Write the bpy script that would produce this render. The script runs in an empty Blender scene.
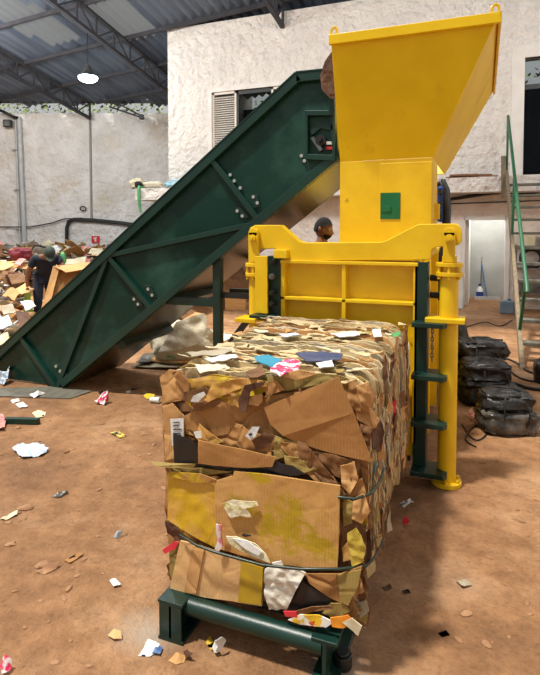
import bpy, bmesh, math, random
from mathutils import Vector, Matrix, noise
random.seed(11)
R = random.random
def U(a, b): return a + (b - a) * random.random()
scene = bpy.context.scene
COL = scene.collection

# ------------------------------------------------------------------ camera
F = 540.0
YAW, PITCH, EYE, HORIZON = math.radians(21.5), math.radians(2.5), 1.65, 230.0
CY = HORIZON + F * math.tan(PITCH)
FW = Vector((-math.sin(YAW) * math.cos(PITCH), math.cos(YAW) * math.cos(PITCH), -math.sin(PITCH)))
RT = Vector((math.cos(YAW), math.sin(YAW), 0))
UP = RT.cross(FW)
CAM = Vector((0, 0, EYE))
cd = bpy.data.cameras.new('camera'); cam = bpy.data.objects.new('camera', cd); COL.objects.link(cam)
cam.location = CAM
cam.rotation_euler = (math.pi / 2 - PITCH, 0, YAW)
cd.sensor_fit = 'AUTO'; cd.sensor_width = 36; cd.lens = F / 675 * 36
cd.shift_y = -(337.5 - CY) / 675
cd.clip_end = 200
scene.camera = cam
# a point of the place from where it is seen and the plane it stands in
def ray(x, y): return FW + RT * ((x - 270) / F) + UP * (-(y - CY) / F)
def PY(x, y, Y): r = ray(x, y); return CAM + r * (Y / r.y)
def PZ(x, y, z=0.0): r = ray(x, y); return CAM + r * ((z - EYE) / r.z)
def PD(x, y, d): return CAM + ray(x, y) * d

# ------------------------------------------------------------------ materials
MATS = {}
def new_mat(name):
    m = bpy.data.materials.new(name); m.use_nodes = True
    nt = m.node_tree; b = nt.nodes['Principled BSDF']
    MATS[name] = m
    return m, nt, b
def N(nt, t, **kw):
    n = nt.nodes.new(t)
    for k, v in kw.items(): setattr(n, k, v)
    return n
def srgb(r, g, b):
    f = lambda c: (c / 255 / 12.92) if c / 255 <= 0.04045 else ((c / 255 + 0.055) / 1.055) ** 2.4
    return (f(r), f(g), f(b), 1)
def pm(name, c1, c2=None, scale=4, rough=0.6, metal=0.0, bump=0.0, bscale=30, stretch=(1, 1, 1), spec=0.5, lo=0.35, hi=0.65,
       c3=None, s3=1.5, t3=0.6, w3=0.04, detail=5, rough2=None):
    m, nt, b = new_mat(name); L = nt.links
    b.inputs['Roughness'].default_value = rough; b.inputs['Metallic'].default_value = metal
    b.inputs['Specular IOR Level'].default_value = spec
    tc = N(nt, 'ShaderNodeTexCoord'); mp = N(nt, 'ShaderNodeMapping'); mp.inputs['Scale'].default_value = stretch
    L.new(tc.outputs['Object'], mp.inputs['Vector'])
    b.inputs['Base Color'].default_value = c1
    if c2:
        n = N(nt, 'ShaderNodeTexNoise'); n.inputs['Scale'].default_value = scale; n.inputs['Detail'].default_value = detail
        L.new(mp.outputs[0], n.inputs['Vector'])
        r = N(nt, 'ShaderNodeValToRGB'); r.color_ramp.elements[0].position = lo; r.color_ramp.elements[1].position = hi
        r.color_ramp.elements[0].color = c1; r.color_ramp.elements[1].color = c2
        L.new(n.outputs['Fac'], r.inputs['Fac']); out = r.outputs['Color']
        if rough2 is not None:
            mr = N(nt, 'ShaderNodeMapRange'); mr.inputs['From Min'].default_value = lo; mr.inputs['From Max'].default_value = hi
            mr.inputs['To Min'].default_value = rough; mr.inputs['To Max'].default_value = rough2
            L.new(n.outputs['Fac'], mr.inputs['Value']); L.new(mr.outputs[0], b.inputs['Roughness'])
        if c3:
            n3 = N(nt, 'ShaderNodeTexNoise'); n3.inputs['Scale'].default_value = s3; n3.inputs['Detail'].default_value = 6
            n3.inputs['Roughness'].default_value = 0.65
            L.new(mp.outputs[0], n3.inputs['Vector'])
            r3 = N(nt, 'ShaderNodeMapRange'); r3.inputs['From Min'].default_value = t3 - w3; r3.inputs['From Max'].default_value = t3 + w3
            L.new(n3.outputs['Fac'], r3.inputs['Value'])
            mx = N(nt, 'ShaderNodeMix', data_type='RGBA'); L.new(r3.outputs[0], mx.inputs[0]); L.new(out, mx.inputs[6]); mx.inputs[7].default_value = c3
            out = mx.outputs[2]
        L.new(out, b.inputs['Base Color'])
    if bump:
        n2 = N(nt, 'ShaderNodeTexNoise'); n2.inputs['Scale'].default_value = bscale; n2.inputs['Detail'].default_value = 6
        L.new(mp.outputs[0], n2.inputs['Vector'])
        bp = N(nt, 'ShaderNodeBump'); bp.inputs['Strength'].default_value = bump; bp.inputs['Distance'].default_value = 0.02
        L.new(n2.outputs['Fac'], bp.inputs['Height']); L.new(bp.outputs[0], b.inputs['Normal'])
    return m

YEL = pm('yellow_paint', srgb(228, 188, 8), srgb(238, 200, 22), 3, 0.36, spec=.3, bump=0.03, bscale=60, c3=srgb(200, 148, 12), s3=2.2, t3=0.70, w3=0.08)
YELW = pm('worn_yellow_paint', srgb(222, 180, 8), srgb(234, 194, 22), 5, 0.38, bump=0.05, bscale=40, c3=srgb(150, 108, 20), s3=5, t3=0.72, w3=0.05)
GRN = pm('dark_green_paint', srgb(6, 46, 37), srgb(11, 54, 44), 1.6, 0.26, bump=0.03, bscale=20, spec=0.32, rough2=0.45, c3=srgb(44, 82, 72), s3=1.4, t3=0.57, w3=0.10)  # paler grey-green patches put sheen and overspray into the paint colour
GRN2 = pm('dark_green_steel', srgb(8, 40, 34), srgb(16, 50, 42), 4, 0.38, bump=0.05, bscale=50, c3=srgb(84, 100, 92), s3=9, t3=0.72, w3=0.05)
GRNF = pm('green_flange_paint', srgb(10, 48, 40), srgb(16, 56, 46), 3, 0.35)
GRNS = pm('green_rail_paint', srgb(24, 84, 54), srgb(32, 98, 64), 6, 0.4)
BLKM = pm('black_steel', srgb(18, 20, 20), srgb(32, 33, 32), 6, 0.45)
RUB = pm('black_rubber', srgb(16, 16, 17), srgb(28, 28, 28), 10, 0.5)
PAN = pm('underside_sheet', srgb(46, 38, 33), srgb(74, 62, 52), 1.6, 0.25, metal=0.1, bump=0.08, bscale=3)
STEEL = pm('bare_steel', srgb(150, 150, 148), srgb(110, 110, 108), 8, 0.35, metal=0.9)
BOLT = pm('zinc_bolt', srgb(200, 205, 205), None, rough=0.3, metal=0.6)
BLUEM = pm('blue_hose', srgb(30, 70, 150), srgb(24, 56, 120), 6, 0.45)
LGRN = pm('green_label_paint', srgb(14, 96, 54), srgb(18, 104, 60), 5, 0.45)
LGRN2 = pm('pale_green_print', srgb(60, 160, 104), None, rough=0.5)
CARD = {}
def card(name, a, b_, st=None, t=0.6, s3=3.0, lines=True, crease=.2):
    """corrugated cardboard: mottled brown with fine flute lines, optional paint stain"""
    m = pm(name, a, b_, 5, 0.75, bump=0.15, bscale=24, c3=st, s3=s3, t3=t, w3=0.05)
    nt = m.node_tree; L = nt.links
    if lines:
        tc = N(nt, 'ShaderNodeTexCoord'); w = N(nt, 'ShaderNodeTexWave'); w.inputs['Scale'].default_value = 26; w.inputs['Distortion'].default_value = 1.5
        w.inputs['Detail'].default_value = 2
        L.new(tc.outputs['Object'], w.inputs['Vector'])
        bp = N(nt, 'ShaderNodeBump'); bp.inputs['Strength'].default_value = 0.18; bp.inputs['Distance'].default_value = 0.004
        L.new(w.outputs['Fac'], bp.inputs['Height'])
        tc2 = N(nt, 'ShaderNodeTexNoise'); tc2.inputs['Scale'].default_value = 4; L.new(tc.outputs['Object'], tc2.inputs['Vector'])
        mv = N(nt, 'ShaderNodeVectorMath', operation='MULTIPLY_ADD'); L.new(tc2.outputs['Color'], mv.inputs[0]); mv.inputs[1].default_value = (.12, .12, .12); L.new(tc.outputs['Object'], mv.inputs[2])
        vo = N(nt, 'ShaderNodeTexVoronoi', feature='DISTANCE_TO_EDGE'); vo.inputs['Scale'].default_value = 7.5; L.new(mv.outputs[0], vo.inputs['Vector'])
        vm = N(nt, 'ShaderNodeMapRange'); vm.inputs['From Max'].default_value = .10; L.new(vo.outputs['Distance'], vm.inputs['Value'])
        b3 = N(nt, 'ShaderNodeBump'); b3.inputs['Strength'].default_value = crease; b3.inputs['Distance'].default_value = .02; L.new(vm.outputs[0], b3.inputs['Height'])
        old = [n for n in nt.nodes if n.type == 'BUMP' and n not in (bp, b3)]
        if old: L.new(b3.outputs[0], old[0].inputs['Normal'])
        if old: L.new(old[0].outputs[0], bp.inputs['Normal'])
        L.new(bp.outputs[0], nt.nodes['Principled BSDF'].inputs['Normal'])
    CARD[name] = m
    return m
YST = srgb(178, 144, 18)
C_TAN = card('cardboard_tan', srgb(184, 138, 84), srgb(200, 154, 98))
C_MID = card('cardboard_mid', srgb(148, 104, 56), srgb(168, 122, 70), crease=.4)
C_DRK = card('cardboard_dark', srgb(108, 72, 40), srgb(130, 90, 52), crease=.4)
C_DEEP = card('cardboard_deep', srgb(78, 48, 32), srgb(100, 66, 42))
C_OLV = card('cardboard_olive', srgb(140, 118, 60), srgb(160, 136, 74))
C_GRY = card('cardboard_grey', srgb(150, 140, 118), srgb(176, 164, 140))
C_BIG = card('cardboard_smooth_sheet', srgb(156, 110, 58), srgb(172, 124, 70), crease=.05)
C_BGE = card('cardboard_beige', srgb(186, 166, 124), srgb(206, 186, 144))
C_BGE2 = card('cardboard_drab', srgb(156, 134, 94), srgb(182, 160, 118))
C_LGT = card('cardboard_light', srgb(204, 162, 108), srgb(214, 174, 120), crease=.08)
C_YEL = card('cardboard_yellow_stained', srgb(192, 144, 74), srgb(204, 156, 86), YST, 0.56, 4.0)
C_YEL2 = card('cardboard_yellow_soaked', srgb(206, 160, 70), srgb(214, 172, 80), srgb(200, 160, 24), 0.48, 5.0, crease=.07)
C_YEL4 = card('cardboard_yellow_crumpled', srgb(166, 120, 60), srgb(186, 140, 70), srgb(186, 154, 24), .45, 7.0, crease=.4)
C_YEL3 = card('cardboard_yellow_speckled', srgb(164, 118, 62), srgb(180, 132, 74), YST, 0.55, 6.0)
P_WHT = pm('white_paper', srgb(226, 226, 222), srgb(206, 206, 204), 8, 0.7, bump=0.2, bscale=30)
P_BLU = pm('pale_blue_paper', srgb(206, 216, 226), srgb(180, 196, 214), 12, 0.7, bump=0.4, bscale=30)
P_CRM = pm('cream_paper', srgb(214, 204, 178), srgb(196, 184, 150), 8, 0.75, bump=0.2, bscale=30)
P_TEAL = pm('teal_print', srgb(40, 140, 170), srgb(30, 120, 150), 6, 0.6)
P_NAVY = pm('navy_print', srgb(48, 60, 96), srgb(70, 78, 104), 9, 0.6)
P_RED = pm('red_print', srgb(204, 30, 50), srgb(214, 60, 70), 6, 0.6)
P_PINK = pm('pink_paper', srgb(196, 120, 118), srgb(210, 150, 140), 6, 0.7)
P_PNKW = pm('pink_white_paper', srgb(222, 206, 200), srgb(196, 110, 116), 14, .7, lo=.5, hi=.6)
P_MIX = pm('red_white_print', srgb(214, 40, 90), srgb(232, 226, 226), 26, 0.6, lo=0.46, hi=0.54, c3=srgb(70, 90, 160), s3=20, t3=0.62, w3=0.02)
P_MAG = pm('colour_print', srgb(222, 180, 40), srgb(230, 228, 220), 24, 0.55, lo=0.44, hi=0.52, c3=srgb(190, 60, 40), s3=20, t3=0.6, w3=0.02)
P_PKT = pm('packet_print', srgb(30, 40, 60), srgb(226, 200, 80), 34, 0.5, lo=0.46, hi=0.54, c3=srgb(190, 40, 40), s3=28, t3=0.62, w3=0.02)
P_ORG = pm('orange_print', srgb(226, 150, 40), srgb(214, 120, 30), 8, 0.6)
P_YELW = pm('yellow_scrap', srgb(206, 170, 30), srgb(216, 182, 60), 8, 0.6)
P_SPOT = pm('yellow_smeared_paper', srgb(216, 208, 168), srgb(232, 228, 206), 10, 0.7, c3=srgb(170, 150, 20), s3=12, t3=0.58, w3=0.06, bump=0.4)
PL_BAG = pm('white_plastic', srgb(222, 218, 206), srgb(206, 202, 188), 6, 0.35, bump=0.6, bscale=18)
PL_BLK = pm('black_plastic', srgb(24, 24, 26), srgb(40, 40, 42), 4, 0.32, bump=0.25, bscale=12)
PL_GRY = pm('grey_film', srgb(104, 100, 92), srgb(60, 58, 54), 5, 0.3, bump=0.5, bscale=18)
PL_GRN = pm('green_scrap', srgb(70, 150, 90), srgb(90, 170, 110), 5, 0.5)
PL_FLM = pm('grey_wrap_film', srgb(44, 43, 42), srgb(112, 108, 102), 7, 0.25, bump=0.8, bscale=14, lo=.42, hi=.7)
PL_BLK2 = pm('black_sheeting', srgb(20, 20, 21), srgb(36, 36, 37), 6, 0.4, bump=0.9, bscale=16)
STRAP = pm('strap_plastic', srgb(34, 48, 40), srgb(44, 58, 48), 10, 0.35)
WOVEN = pm('woven_sack', srgb(206, 196, 172), srgb(222, 212, 188), 6, 0.7, bump=0.4, bscale=40)
WOOD = pm('grey_wood', srgb(104, 98, 80), srgb(138, 118, 92), 4, 0.75, stretch=(6, 6, 1), bump=0.2, bscale=30)
WOODB = pm('brown_wood', srgb(110, 74, 50), srgb(140, 98, 68), 5, 0.75, stretch=(1, 6, 6), bump=0.2, bscale=30)
WOODG = pm('green_grey_timber', srgb(86, 84, 74), srgb(110, 106, 94), 4, 0.75, stretch=(4, 1, 1), bump=0.2, bscale=30)
PLAST_W = pm('pvc_grey', srgb(188, 190, 190), srgb(170, 172, 172), 4, 0.45)
SKIN = pm('skin', srgb(126, 82, 58), srgb(146, 98, 72), 8, 0.55)
HAIR = pm('hair', srgb(10, 9, 9), srgb(18, 16, 15), 30, 0.9, bump=0.4, bscale=80)
NAVY = pm('navy_cotton', srgb(22, 27, 42), srgb(34, 40, 58), 7, 0.85, bump=0.2, bscale=30)
BLKC = pm('black_cotton', srgb(22, 22, 24), srgb(34, 34, 36), 7, 0.85, bump=0.2, bscale=30)
DENIM = pm('dark_trousers', srgb(26, 32, 50), srgb(38, 46, 66), 9, 0.85, bump=0.2, bscale=30)
CAPM = pm('cap_cloth', srgb(44, 56, 48), srgb(56, 68, 58), 9, 0.8)
EYEW = pm('eye_white', srgb(220, 215, 205), None, rough=0.4)
LIP = pm('lip', srgb(120, 66, 56), None, rough=0.5)
MAROON = pm('maroon_cloth', srgb(100, 30, 44), srgb(124, 44, 58), 6, 0.9, bump=0.3, bscale=20)
SIGNR = pm('sign_red', srgb(206, 40, 44), None, rough=0.5)
PORC = pm('white_enamel', srgb(224, 226, 224), srgb(206, 210, 210), 5, 0.4)
LEAF = pm('leaf', srgb(120, 150, 60), srgb(190, 206, 120), 3, 0.6); LEAFD = pm('dark_leaf', srgb(46, 62, 30), srgb(70, 84, 44), 3, .6)  # second leaf tone is darker, mixed in at random
WPLAS = pm('rough_white_render', srgb(232, 226, 218), srgb(222, 216, 210), 1.2, 0.85, bump=1.0, bscale=6, c3=srgb(212, 204, 198), s3=0.7, t3=0.62, w3=0.1)
GPLAS = pm('rough_grey_render', srgb(228, 225, 222), srgb(208, 204, 199), 1.4, 0.9, bump=1.0, bscale=5, c3=srgb(204, 188, 164), s3=0.8, t3=0.62, w3=0.1)
PPLAS = pm('pinkish_render', srgb(240, 230, 222), srgb(228, 216, 206), 1.6, 0.9, bump=0.8, bscale=6, c3=srgb(214, 192, 174), s3=1.1, t3=0.62, w3=0.1)
CONC = pm('bare_concrete', srgb(178, 180, 176), srgb(154, 156, 152), 1.8, 0.85, bump=0.3, bscale=10)
WTRIM = pm('white_trim', srgb(230, 226, 220), srgb(220, 214, 206), 3, 0.7)
SHUT = pm('shutter_cream', srgb(222, 214, 202), srgb(212, 202, 190), 3, 0.55)
DARKIN = pm('dark_interior', srgb(66, 70, 80), srgb(78, 82, 92), 2, 0.8)
ROOF = pm('roof_sheet', srgb(78, 88, 104), srgb(100, 110, 124), 1.1, 0.55, metal=0.25, stretch=(3, 0.4, 1))
TRUSS = pm('truss_steel', srgb(42, 42, 48), srgb(54, 53, 58), 4, 0.7)

X0, X1, Y0, Y1 = -20.0, 9.0, -4.0, 20.0
def ground_mat():
    m, nt, b = new_mat('dirt_floor'); L = nt.links
    tc = N(nt, 'ShaderNodeTexCoord')
    def noise_(s, d=6, rr=0.6):
        n = N(nt, 'ShaderNodeTexNoise'); n.inputs['Scale'].default_value = s; n.inputs['Detail'].default_value = d; n.inputs['Roughness'].default_value = rr
        L.new(tc.outputs['Object'], n.inputs['Vector']); return n
    n1 = noise_(0.9, 8, 0.65); n2 = noise_(7, 8, 0.7); n3 = noise_(0.45, 4); n4 = noise_(38, 4, 0.7)
    r = N(nt, 'ShaderNodeValToRGB'); e = r.color_ramp.elements
    e[0].position = 0.32; e[0].color = srgb(134, 98, 70); e[1].position = 0.70; e[1].color = srgb(198, 158, 120)
    k = e.new(0.5); k.color = srgb(162, 120, 84)
    L.new(n1.outputs['Fac'], r.inputs['Fac'])
    r2 = N(nt, 'ShaderNodeValToRGB'); r2.color_ramp.elements[0].position = 0.36; r2.color_ramp.elements[1].position = 0.62
    r2.color_ramp.elements[0].color = (0.62, 0.60, 0.58, 1); r2.color_ramp.elements[1].color = (1, 1, 1, 1)
    L.new(n2.outputs['Fac'], r2.inputs['Fac'])
    mx = N(nt, 'ShaderNodeMix', data_type='RGBA', blend_type='MULTIPLY'); mx.inputs[0].default_value = 0.95
    L.new(r.outputs['Color'], mx.inputs[6]); L.new(r2.outputs['Color'], mx.inputs[7])
    # pale worn concrete showing through the dirt
    r3 = N(nt, 'ShaderNodeMapRange'); r3.inputs['From Min'].default_value = 0.60; r3.inputs['From Max'].default_value = 0.72
    r3.inputs['To Max'].default_value = 0.45
    L.new(n3.outputs['Fac'], r3.inputs['Value'])
    m2 = N(nt, 'ShaderNodeMix', data_type='RGBA'); L.new(r3.outputs[0], m2.inputs[0]); L.new(mx.outputs[2], m2.inputs[6]); m2.inputs[7].default_value = srgb(156, 136, 116)
    r4 = N(nt, 'ShaderNodeValToRGB'); r4.color_ramp.elements[0].position = 0.3; r4.color_ramp.elements[1].position = 0.5
    r4.color_ramp.elements[0].color = (0.72, 0.70, 0.68, 1); r4.color_ramp.elements[1].color = (1, 1, 1, 1)
    L.new(n4.outputs['Fac'], r4.inputs['Fac'])
    m3 = N(nt, 'ShaderNodeMix', data_type='RGBA', blend_type='MULTIPLY'); m3.inputs[0].default_value = 0.9
    L.new(m2.outputs[2], m3.inputs[6]); L.new(r4.outputs['Color'], m3.inputs[7])
    outc = m3.outputs[2]
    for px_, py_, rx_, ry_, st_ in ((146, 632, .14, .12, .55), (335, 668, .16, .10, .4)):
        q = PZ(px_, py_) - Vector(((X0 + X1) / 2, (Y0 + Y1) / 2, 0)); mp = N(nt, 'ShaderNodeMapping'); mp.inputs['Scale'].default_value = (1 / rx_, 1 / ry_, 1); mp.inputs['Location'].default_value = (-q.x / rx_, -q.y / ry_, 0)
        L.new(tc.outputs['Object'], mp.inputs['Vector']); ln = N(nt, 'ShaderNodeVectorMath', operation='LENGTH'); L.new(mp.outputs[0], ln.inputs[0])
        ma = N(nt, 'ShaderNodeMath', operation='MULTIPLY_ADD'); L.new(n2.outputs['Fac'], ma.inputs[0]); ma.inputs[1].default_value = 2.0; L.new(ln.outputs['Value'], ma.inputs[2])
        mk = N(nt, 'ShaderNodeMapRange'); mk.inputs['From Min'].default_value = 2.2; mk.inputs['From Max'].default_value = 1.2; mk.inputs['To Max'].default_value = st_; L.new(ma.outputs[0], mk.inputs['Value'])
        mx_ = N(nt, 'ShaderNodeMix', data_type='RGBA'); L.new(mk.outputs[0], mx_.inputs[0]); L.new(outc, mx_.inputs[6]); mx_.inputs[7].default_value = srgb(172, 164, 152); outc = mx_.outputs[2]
    L.new(outc, b.inputs['Base Color'])
    b.inputs['Roughness'].default_value = 0.88; b.inputs['Specular IOR Level'].default_value = 0.25
    bp = N(nt, 'ShaderNodeBump'); bp.inputs['Strength'].default_value = 0.8; bp.inputs['Distance'].default_value = 0.04
    L.new(n2.outputs['Fac'], bp.inputs['Height'])
    bp2 = N(nt, 'ShaderNodeBump'); bp2.inputs['Strength'].default_value = 0.6; bp2.inputs['Distance'].default_value = 0.010
    L.new(n4.outputs['Fac'], bp2.inputs['Height']); L.new(bp.outputs[0], bp2.inputs['Normal']); L.new(bp2.outputs[0], b.inputs['Normal'])
    return m
for m_, d_ in ((WPLAS, .15), (GPLAS, .14), (PPLAS, .10)):
    for n_ in m_.node_tree.nodes:
        if n_.type == 'BUMP': n_.inputs['Distance'].default_value = d_
DIRT = ground_mat()
CLOD = pm('dirt_clod', srgb(138, 98, 68), srgb(166, 126, 92), 9, 0.9, bump=0.4, bscale=30)

def glass_mat():
    m, nt, b = new_mat('dark_window_glass')
    b.inputs['Base Color'].default_value = srgb(190, 196, 196); b.inputs['Roughness'].default_value = 0.02
    b.inputs['Transmission Weight'].default_value = 1.0; b.inputs['IOR'].default_value = 1.1
    return m
GLASS = glass_mat()
def skylight_mat():
    m, nt, b = new_mat('translucent_roof_sheet'); L = nt.links
    t = N(nt, 'ShaderNodeBsdfTranslucent'); t.inputs['Color'].default_value = (0.13, 0.14, 0.145, 1)
    mx = N(nt, 'ShaderNodeMixShader'); mx.inputs[0].default_value = 0.6
    b.inputs['Base Color'].default_value = srgb(112, 116, 120); b.inputs['Roughness'].default_value = 0.5
    L.new(b.outputs[0], mx.inputs[1]); L.new(t.outputs[0], mx.inputs[2]); L.new(mx.outputs[0], nt.nodes['Material Output'].inputs['Surface'])
    return m
SKYL = skylight_mat()
def emit(name, c, s):
    m, nt, b = new_mat(name)
    b.inputs['Base Color'].default_value = c; b.inputs['Emission Color'].default_value = c; b.inputs['Emission Strength'].default_value = s
    return m
LAMP = emit('lamp_glow', (0.78, 0.97, 1.0, 1), 22)

# ------------------------------------------------------------------ mesh building
class MB:
    def __init__(s): s.v = []; s.f = []; s.m = []; s.mats = []
    def mi(s, mat):
        if mat is None: return 0
        if mat not in s.mats: s.mats.append(mat)
        return s.mats.index(mat)
    def add(s, vs, fs, mat=None):
        o = len(s.v); i = s.mi(mat)
        s.v += [Vector(v) for v in vs]
        for f in fs: s.f.append(tuple(o + k for k in f)); s.m.append(i)
        return s
    def box(s, lo, hi, mat=None):
        x0, y0, z0 = lo; x1, y1, z1 = hi
        vs = [(x0, y0, z0), (x1, y0, z0), (x1, y1, z0), (x0, y1, z0), (x0, y0, z1), (x1, y0, z1), (x1, y1, z1), (x0, y1, z1)]
        return s.add(vs, [(0, 3, 2, 1), (4, 5, 6, 7), (0, 1, 5, 4), (1, 2, 6, 5), (2, 3, 7, 6), (3, 0, 4, 7)], mat)
    def bar(s, p, q, w, h, up=(0, 0, 1), mat=None):
        p = Vector(p); q = Vector(q); d = (q - p).normalized(); u = Vector(up)
        if abs(d.dot(u)) > 0.98: u = Vector((0, 1, 0))
        a = d.cross(u).normalized(); b = a.cross(d).normalized()
        vs = [c + a * (w / 2 * i) + b * (h / 2 * j) for c in (p, q) for i, j in ((-1, -1), (1, -1), (1, 1), (-1, 1))]
        return s.add(vs, [(0, 3, 2, 1), (4, 5, 6, 7), (0, 1, 5, 4), (1, 2, 6, 5), (2, 3, 7, 6), (3, 0, 4, 7)], mat)
    def prism(s, pts, vec, mat=None):
        vec = Vector(vec); pts = [Vector(p) for p in pts]; n = len(pts)
        vs = pts + [p + vec for p in pts]
        fs = [tuple(range(n)), tuple(range(2 * n - 1, n - 1, -1))] + [(i, i + n, (i + 1) % n + n, (i + 1) % n) for i in range(n)]
        return s.add(vs, fs, mat)
    def tube(s, path, r, seg=10, mat=None, caps=True):
        path = [Vector(p) for p in path]; n = len(path); rs = r if isinstance(r, (list, tuple)) else [r] * n
        vs = []; a = None
        for i, p in enumerate(path):
            d = (path[min(i + 1, n - 1)] - path[max(i - 1, 0)]).normalized()
            if a is None:
                a = d.orthogonal().normalized()
            else:
                a = (a - d * a.dot(d))
                a = a.normalized() if a.length > 1e-6 else d.orthogonal().normalized()
            b = d.cross(a)
            vs += [p + (a * math.cos(t) + b * math.sin(t)) * rs[i] for t in (2 * math.pi * k / seg for k in range(seg))]
        fs = [(i * seg + k, i * seg + (k + 1) % seg, (i + 1) * seg + (k + 1) % seg, (i + 1) * seg + k) for i in range(n - 1) for k in range(seg)]
        if caps: fs += [tuple(range(seg - 1, -1, -1)), tuple((n - 1) * seg + k for k in range(seg))]
        return s.add(vs, fs, mat)
    def cyl(s, p, q, r, seg=16, mat=None): return s.tube([p, q], r, seg, mat)
    def blob(s, c, rad, amp=0.15, freq=2.0, seed=0, seg=20, ring=12, mat=None, flat=None, rot=0.0, e=1.0):
        c = Vector(c); vs = []; fs = []; cr, sr = math.cos(rot), math.sin(rot)
        for i in range(ring + 1):
            th = math.pi * i / ring
            for k in range(seg):
                ph = 2 * math.pi * k / seg
                d = Vector((math.sin(th) * math.cos(ph), math.sin(th) * math.sin(ph), math.cos(th)))
                n = 1 + amp * noise.noise(d * freq + Vector((seed * 7.3, seed * 1.7, 0))) + amp * 0.5 * noise.noise(d * freq * 2.7 + Vector((0, seed * 3.1, 5)))
                if e != 1.0: d = Vector([math.copysign(abs(q_) ** e, q_) for q_ in d])
                p = Vector((d.x * rad[0], d.y * rad[1], d.z * rad[2])) * n
                p = Vector((p.x * cr - p.y * sr, p.x * sr + p.y * cr, p.z)) + c
                if flat is not None: p.z = max(p.z, flat)
                vs.append(p)
        for i in range(ring):
            for k in range(seg):
                fs.append((i * seg + k, (i + 1) * seg + k, (i + 1) * seg + (k + 1) % seg, i * seg + (k + 1) % seg))
        return s.add(vs, fs, mat)
    def sheet(s, pts, thick=0.004, cuts=2, amp=0.006, freq=9.0, seed=0, mat=None, facing=None, bend=None):
        """a thin card of the given outline, rippled, with its own thickness"""
        bm = bmesh.new(); vs = [bm.verts.new(p) for p in pts]; bm.faces.new(vs)
        bmesh.ops.triangulate(bm, faces=bm.faces[:])
        for _ in range(cuts): bmesh.ops.subdivide_edges(bm, edges=bm.edges[:], cuts=1, use_grid_fill=True)
        bm.normal_update()
        nrm = Vector()
        for f in bm.faces: nrm += f.normal * f.calc_area()
        nrm.normalize()
        if facing is not None and nrm.dot(Vector(facing)) < 0: nrm = -nrm; bmesh.ops.reverse_faces(bm, faces=bm.faces[:])
        off = Vector((seed * 3.7, seed * 1.3, seed * 2.1))
        for v in bm.verts:
            q = v.co.copy()
            n = noise.noise(q * freq + off) + 0.5 * noise.noise(q * freq * 2.3 + off)
            v.co = q + nrm * (amp * n)
            if bend: v.co += bend(q)
        bm.verts.ensure_lookup_table(); bm.verts.index_update()
        top = [v.co.copy() for v in bm.verts]; nv = len(top)
        fs = [tuple(v.index for v in f.verts) for f in bm.faces]
        edge = {}
        for e in bm.edges:
            if len(e.link_faces) == 1:
                lp = e.link_loops[0]; edge[lp.vert.index] = lp.link_loop_next.vert.index
        bm.free()
        all_v = top + [p - nrm * thick for p in top]
        all_f = fs + [tuple(nv + k for k in reversed(f)) for f in fs] + [(a, a + nv, b + nv, b) for a, b in edge.items()]
        return s.add(all_v, all_f, mat)
    def bounds(s):
        xs = [v.x for v in s.v]; ys = [v.y for v in s.v]; zs = [v.z for v in s.v]
        return min(xs), min(ys), min(zs), max(xs), max(ys), max(zs)
    def build(s, name, mat=None, parent=None, smooth=False, bevel=0.0, angle=40):
        base = ROOTLOC(parent) if parent is not None else None
        if base is None:
            x0, y0, z0, x1, y1, z1 = s.bounds(); base = Vector(((x0 + x1) / 2, (y0 + y1) / 2, z0))
        me = bpy.data.meshes.new(name)
        me.from_pydata([v - base for v in s.v], [], s.f)
        ms = s.mats if s.mats else [mat]
        for m_ in ms: me.materials.append(m_)
        for p, i in zip(me.polygons, s.m): p.material_index = i
        if smooth:
            for p in me.polygons: p.use_smooth = True
        me.update()
        o = bpy.data.objects.new(name, me); COL.objects.link(o)
        if parent is not None: o.parent = parent
        else: o.location = base
        WORLD[o.name] = base
        if bevel:
            b = o.modifiers.new('edge', 'BEVEL'); b.width = bevel; b.segments = 2; b.limit_method = 'ANGLE'; b.angle_limit = math.radians(angle)
        elif smooth and angle < 180:
            try: me.set_sharp_from_angle(angle=math.radians(angle))
            except Exception: pass
        return o
WORLD = {}
def ROOTLOC(o): return WORLD[o.name]
def thing(name, label, cat, loc, group=None):
    o = bpy.data.objects.new(name, None); COL.objects.link(o); o.location = loc; o.empty_display_size = 0.1
    WORLD[o.name] = Vector(loc); o['label'] = label; o['category'] = cat
    if group: o['group'] = group
    return o
def tag(o, label, cat, group=None, kind=None):
    o['label'] = label; o['category'] = cat
    if group: o['group'] = group
    if kind: o['kind'] = kind
    return o
def struct(o):
    o['kind'] = 'structure'; return o

# ------------------------------------------------------------------ setting
gm = MB(); nx, ny = 80, 80
X0, X1, Y0, Y1 = -20.0, 9.0, -4.0, 20.0
vs = []
for j in range(ny + 1):
    for i in range(nx + 1):
        vs.append((X0 + (X1 - X0) * i / nx, Y0 + (Y1 - Y0) * j / ny, 0))
gm.add(vs, [(j * (nx + 1) + i, j * (nx + 1) + i + 1, (j + 1) * (nx + 1) + i + 1, (j + 1) * (nx + 1) + i) for j in range(ny) for i in range(nx)])
struct(gm.build('floor', DIRT))

m = MB(); m.box((3.4, -4, 0), (3.6, 12.3, 6.8)); struct(m.build('wall_stair_side', GPLAS))
WY = 12.3                                                        # face of the white building
def roof_z(x, y): return 6.0 + 0.072 * (x + 10.1) - 0.183 * (y - 16)
def on_roof(px, py):
    r = ray(px, py); t = (6.0 + 0.072 * 10.1 + 0.183 * 16 - EYE) / (r.z - 0.072 * r.x + 0.183 * r.y)
    return CAM + r * t
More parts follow.
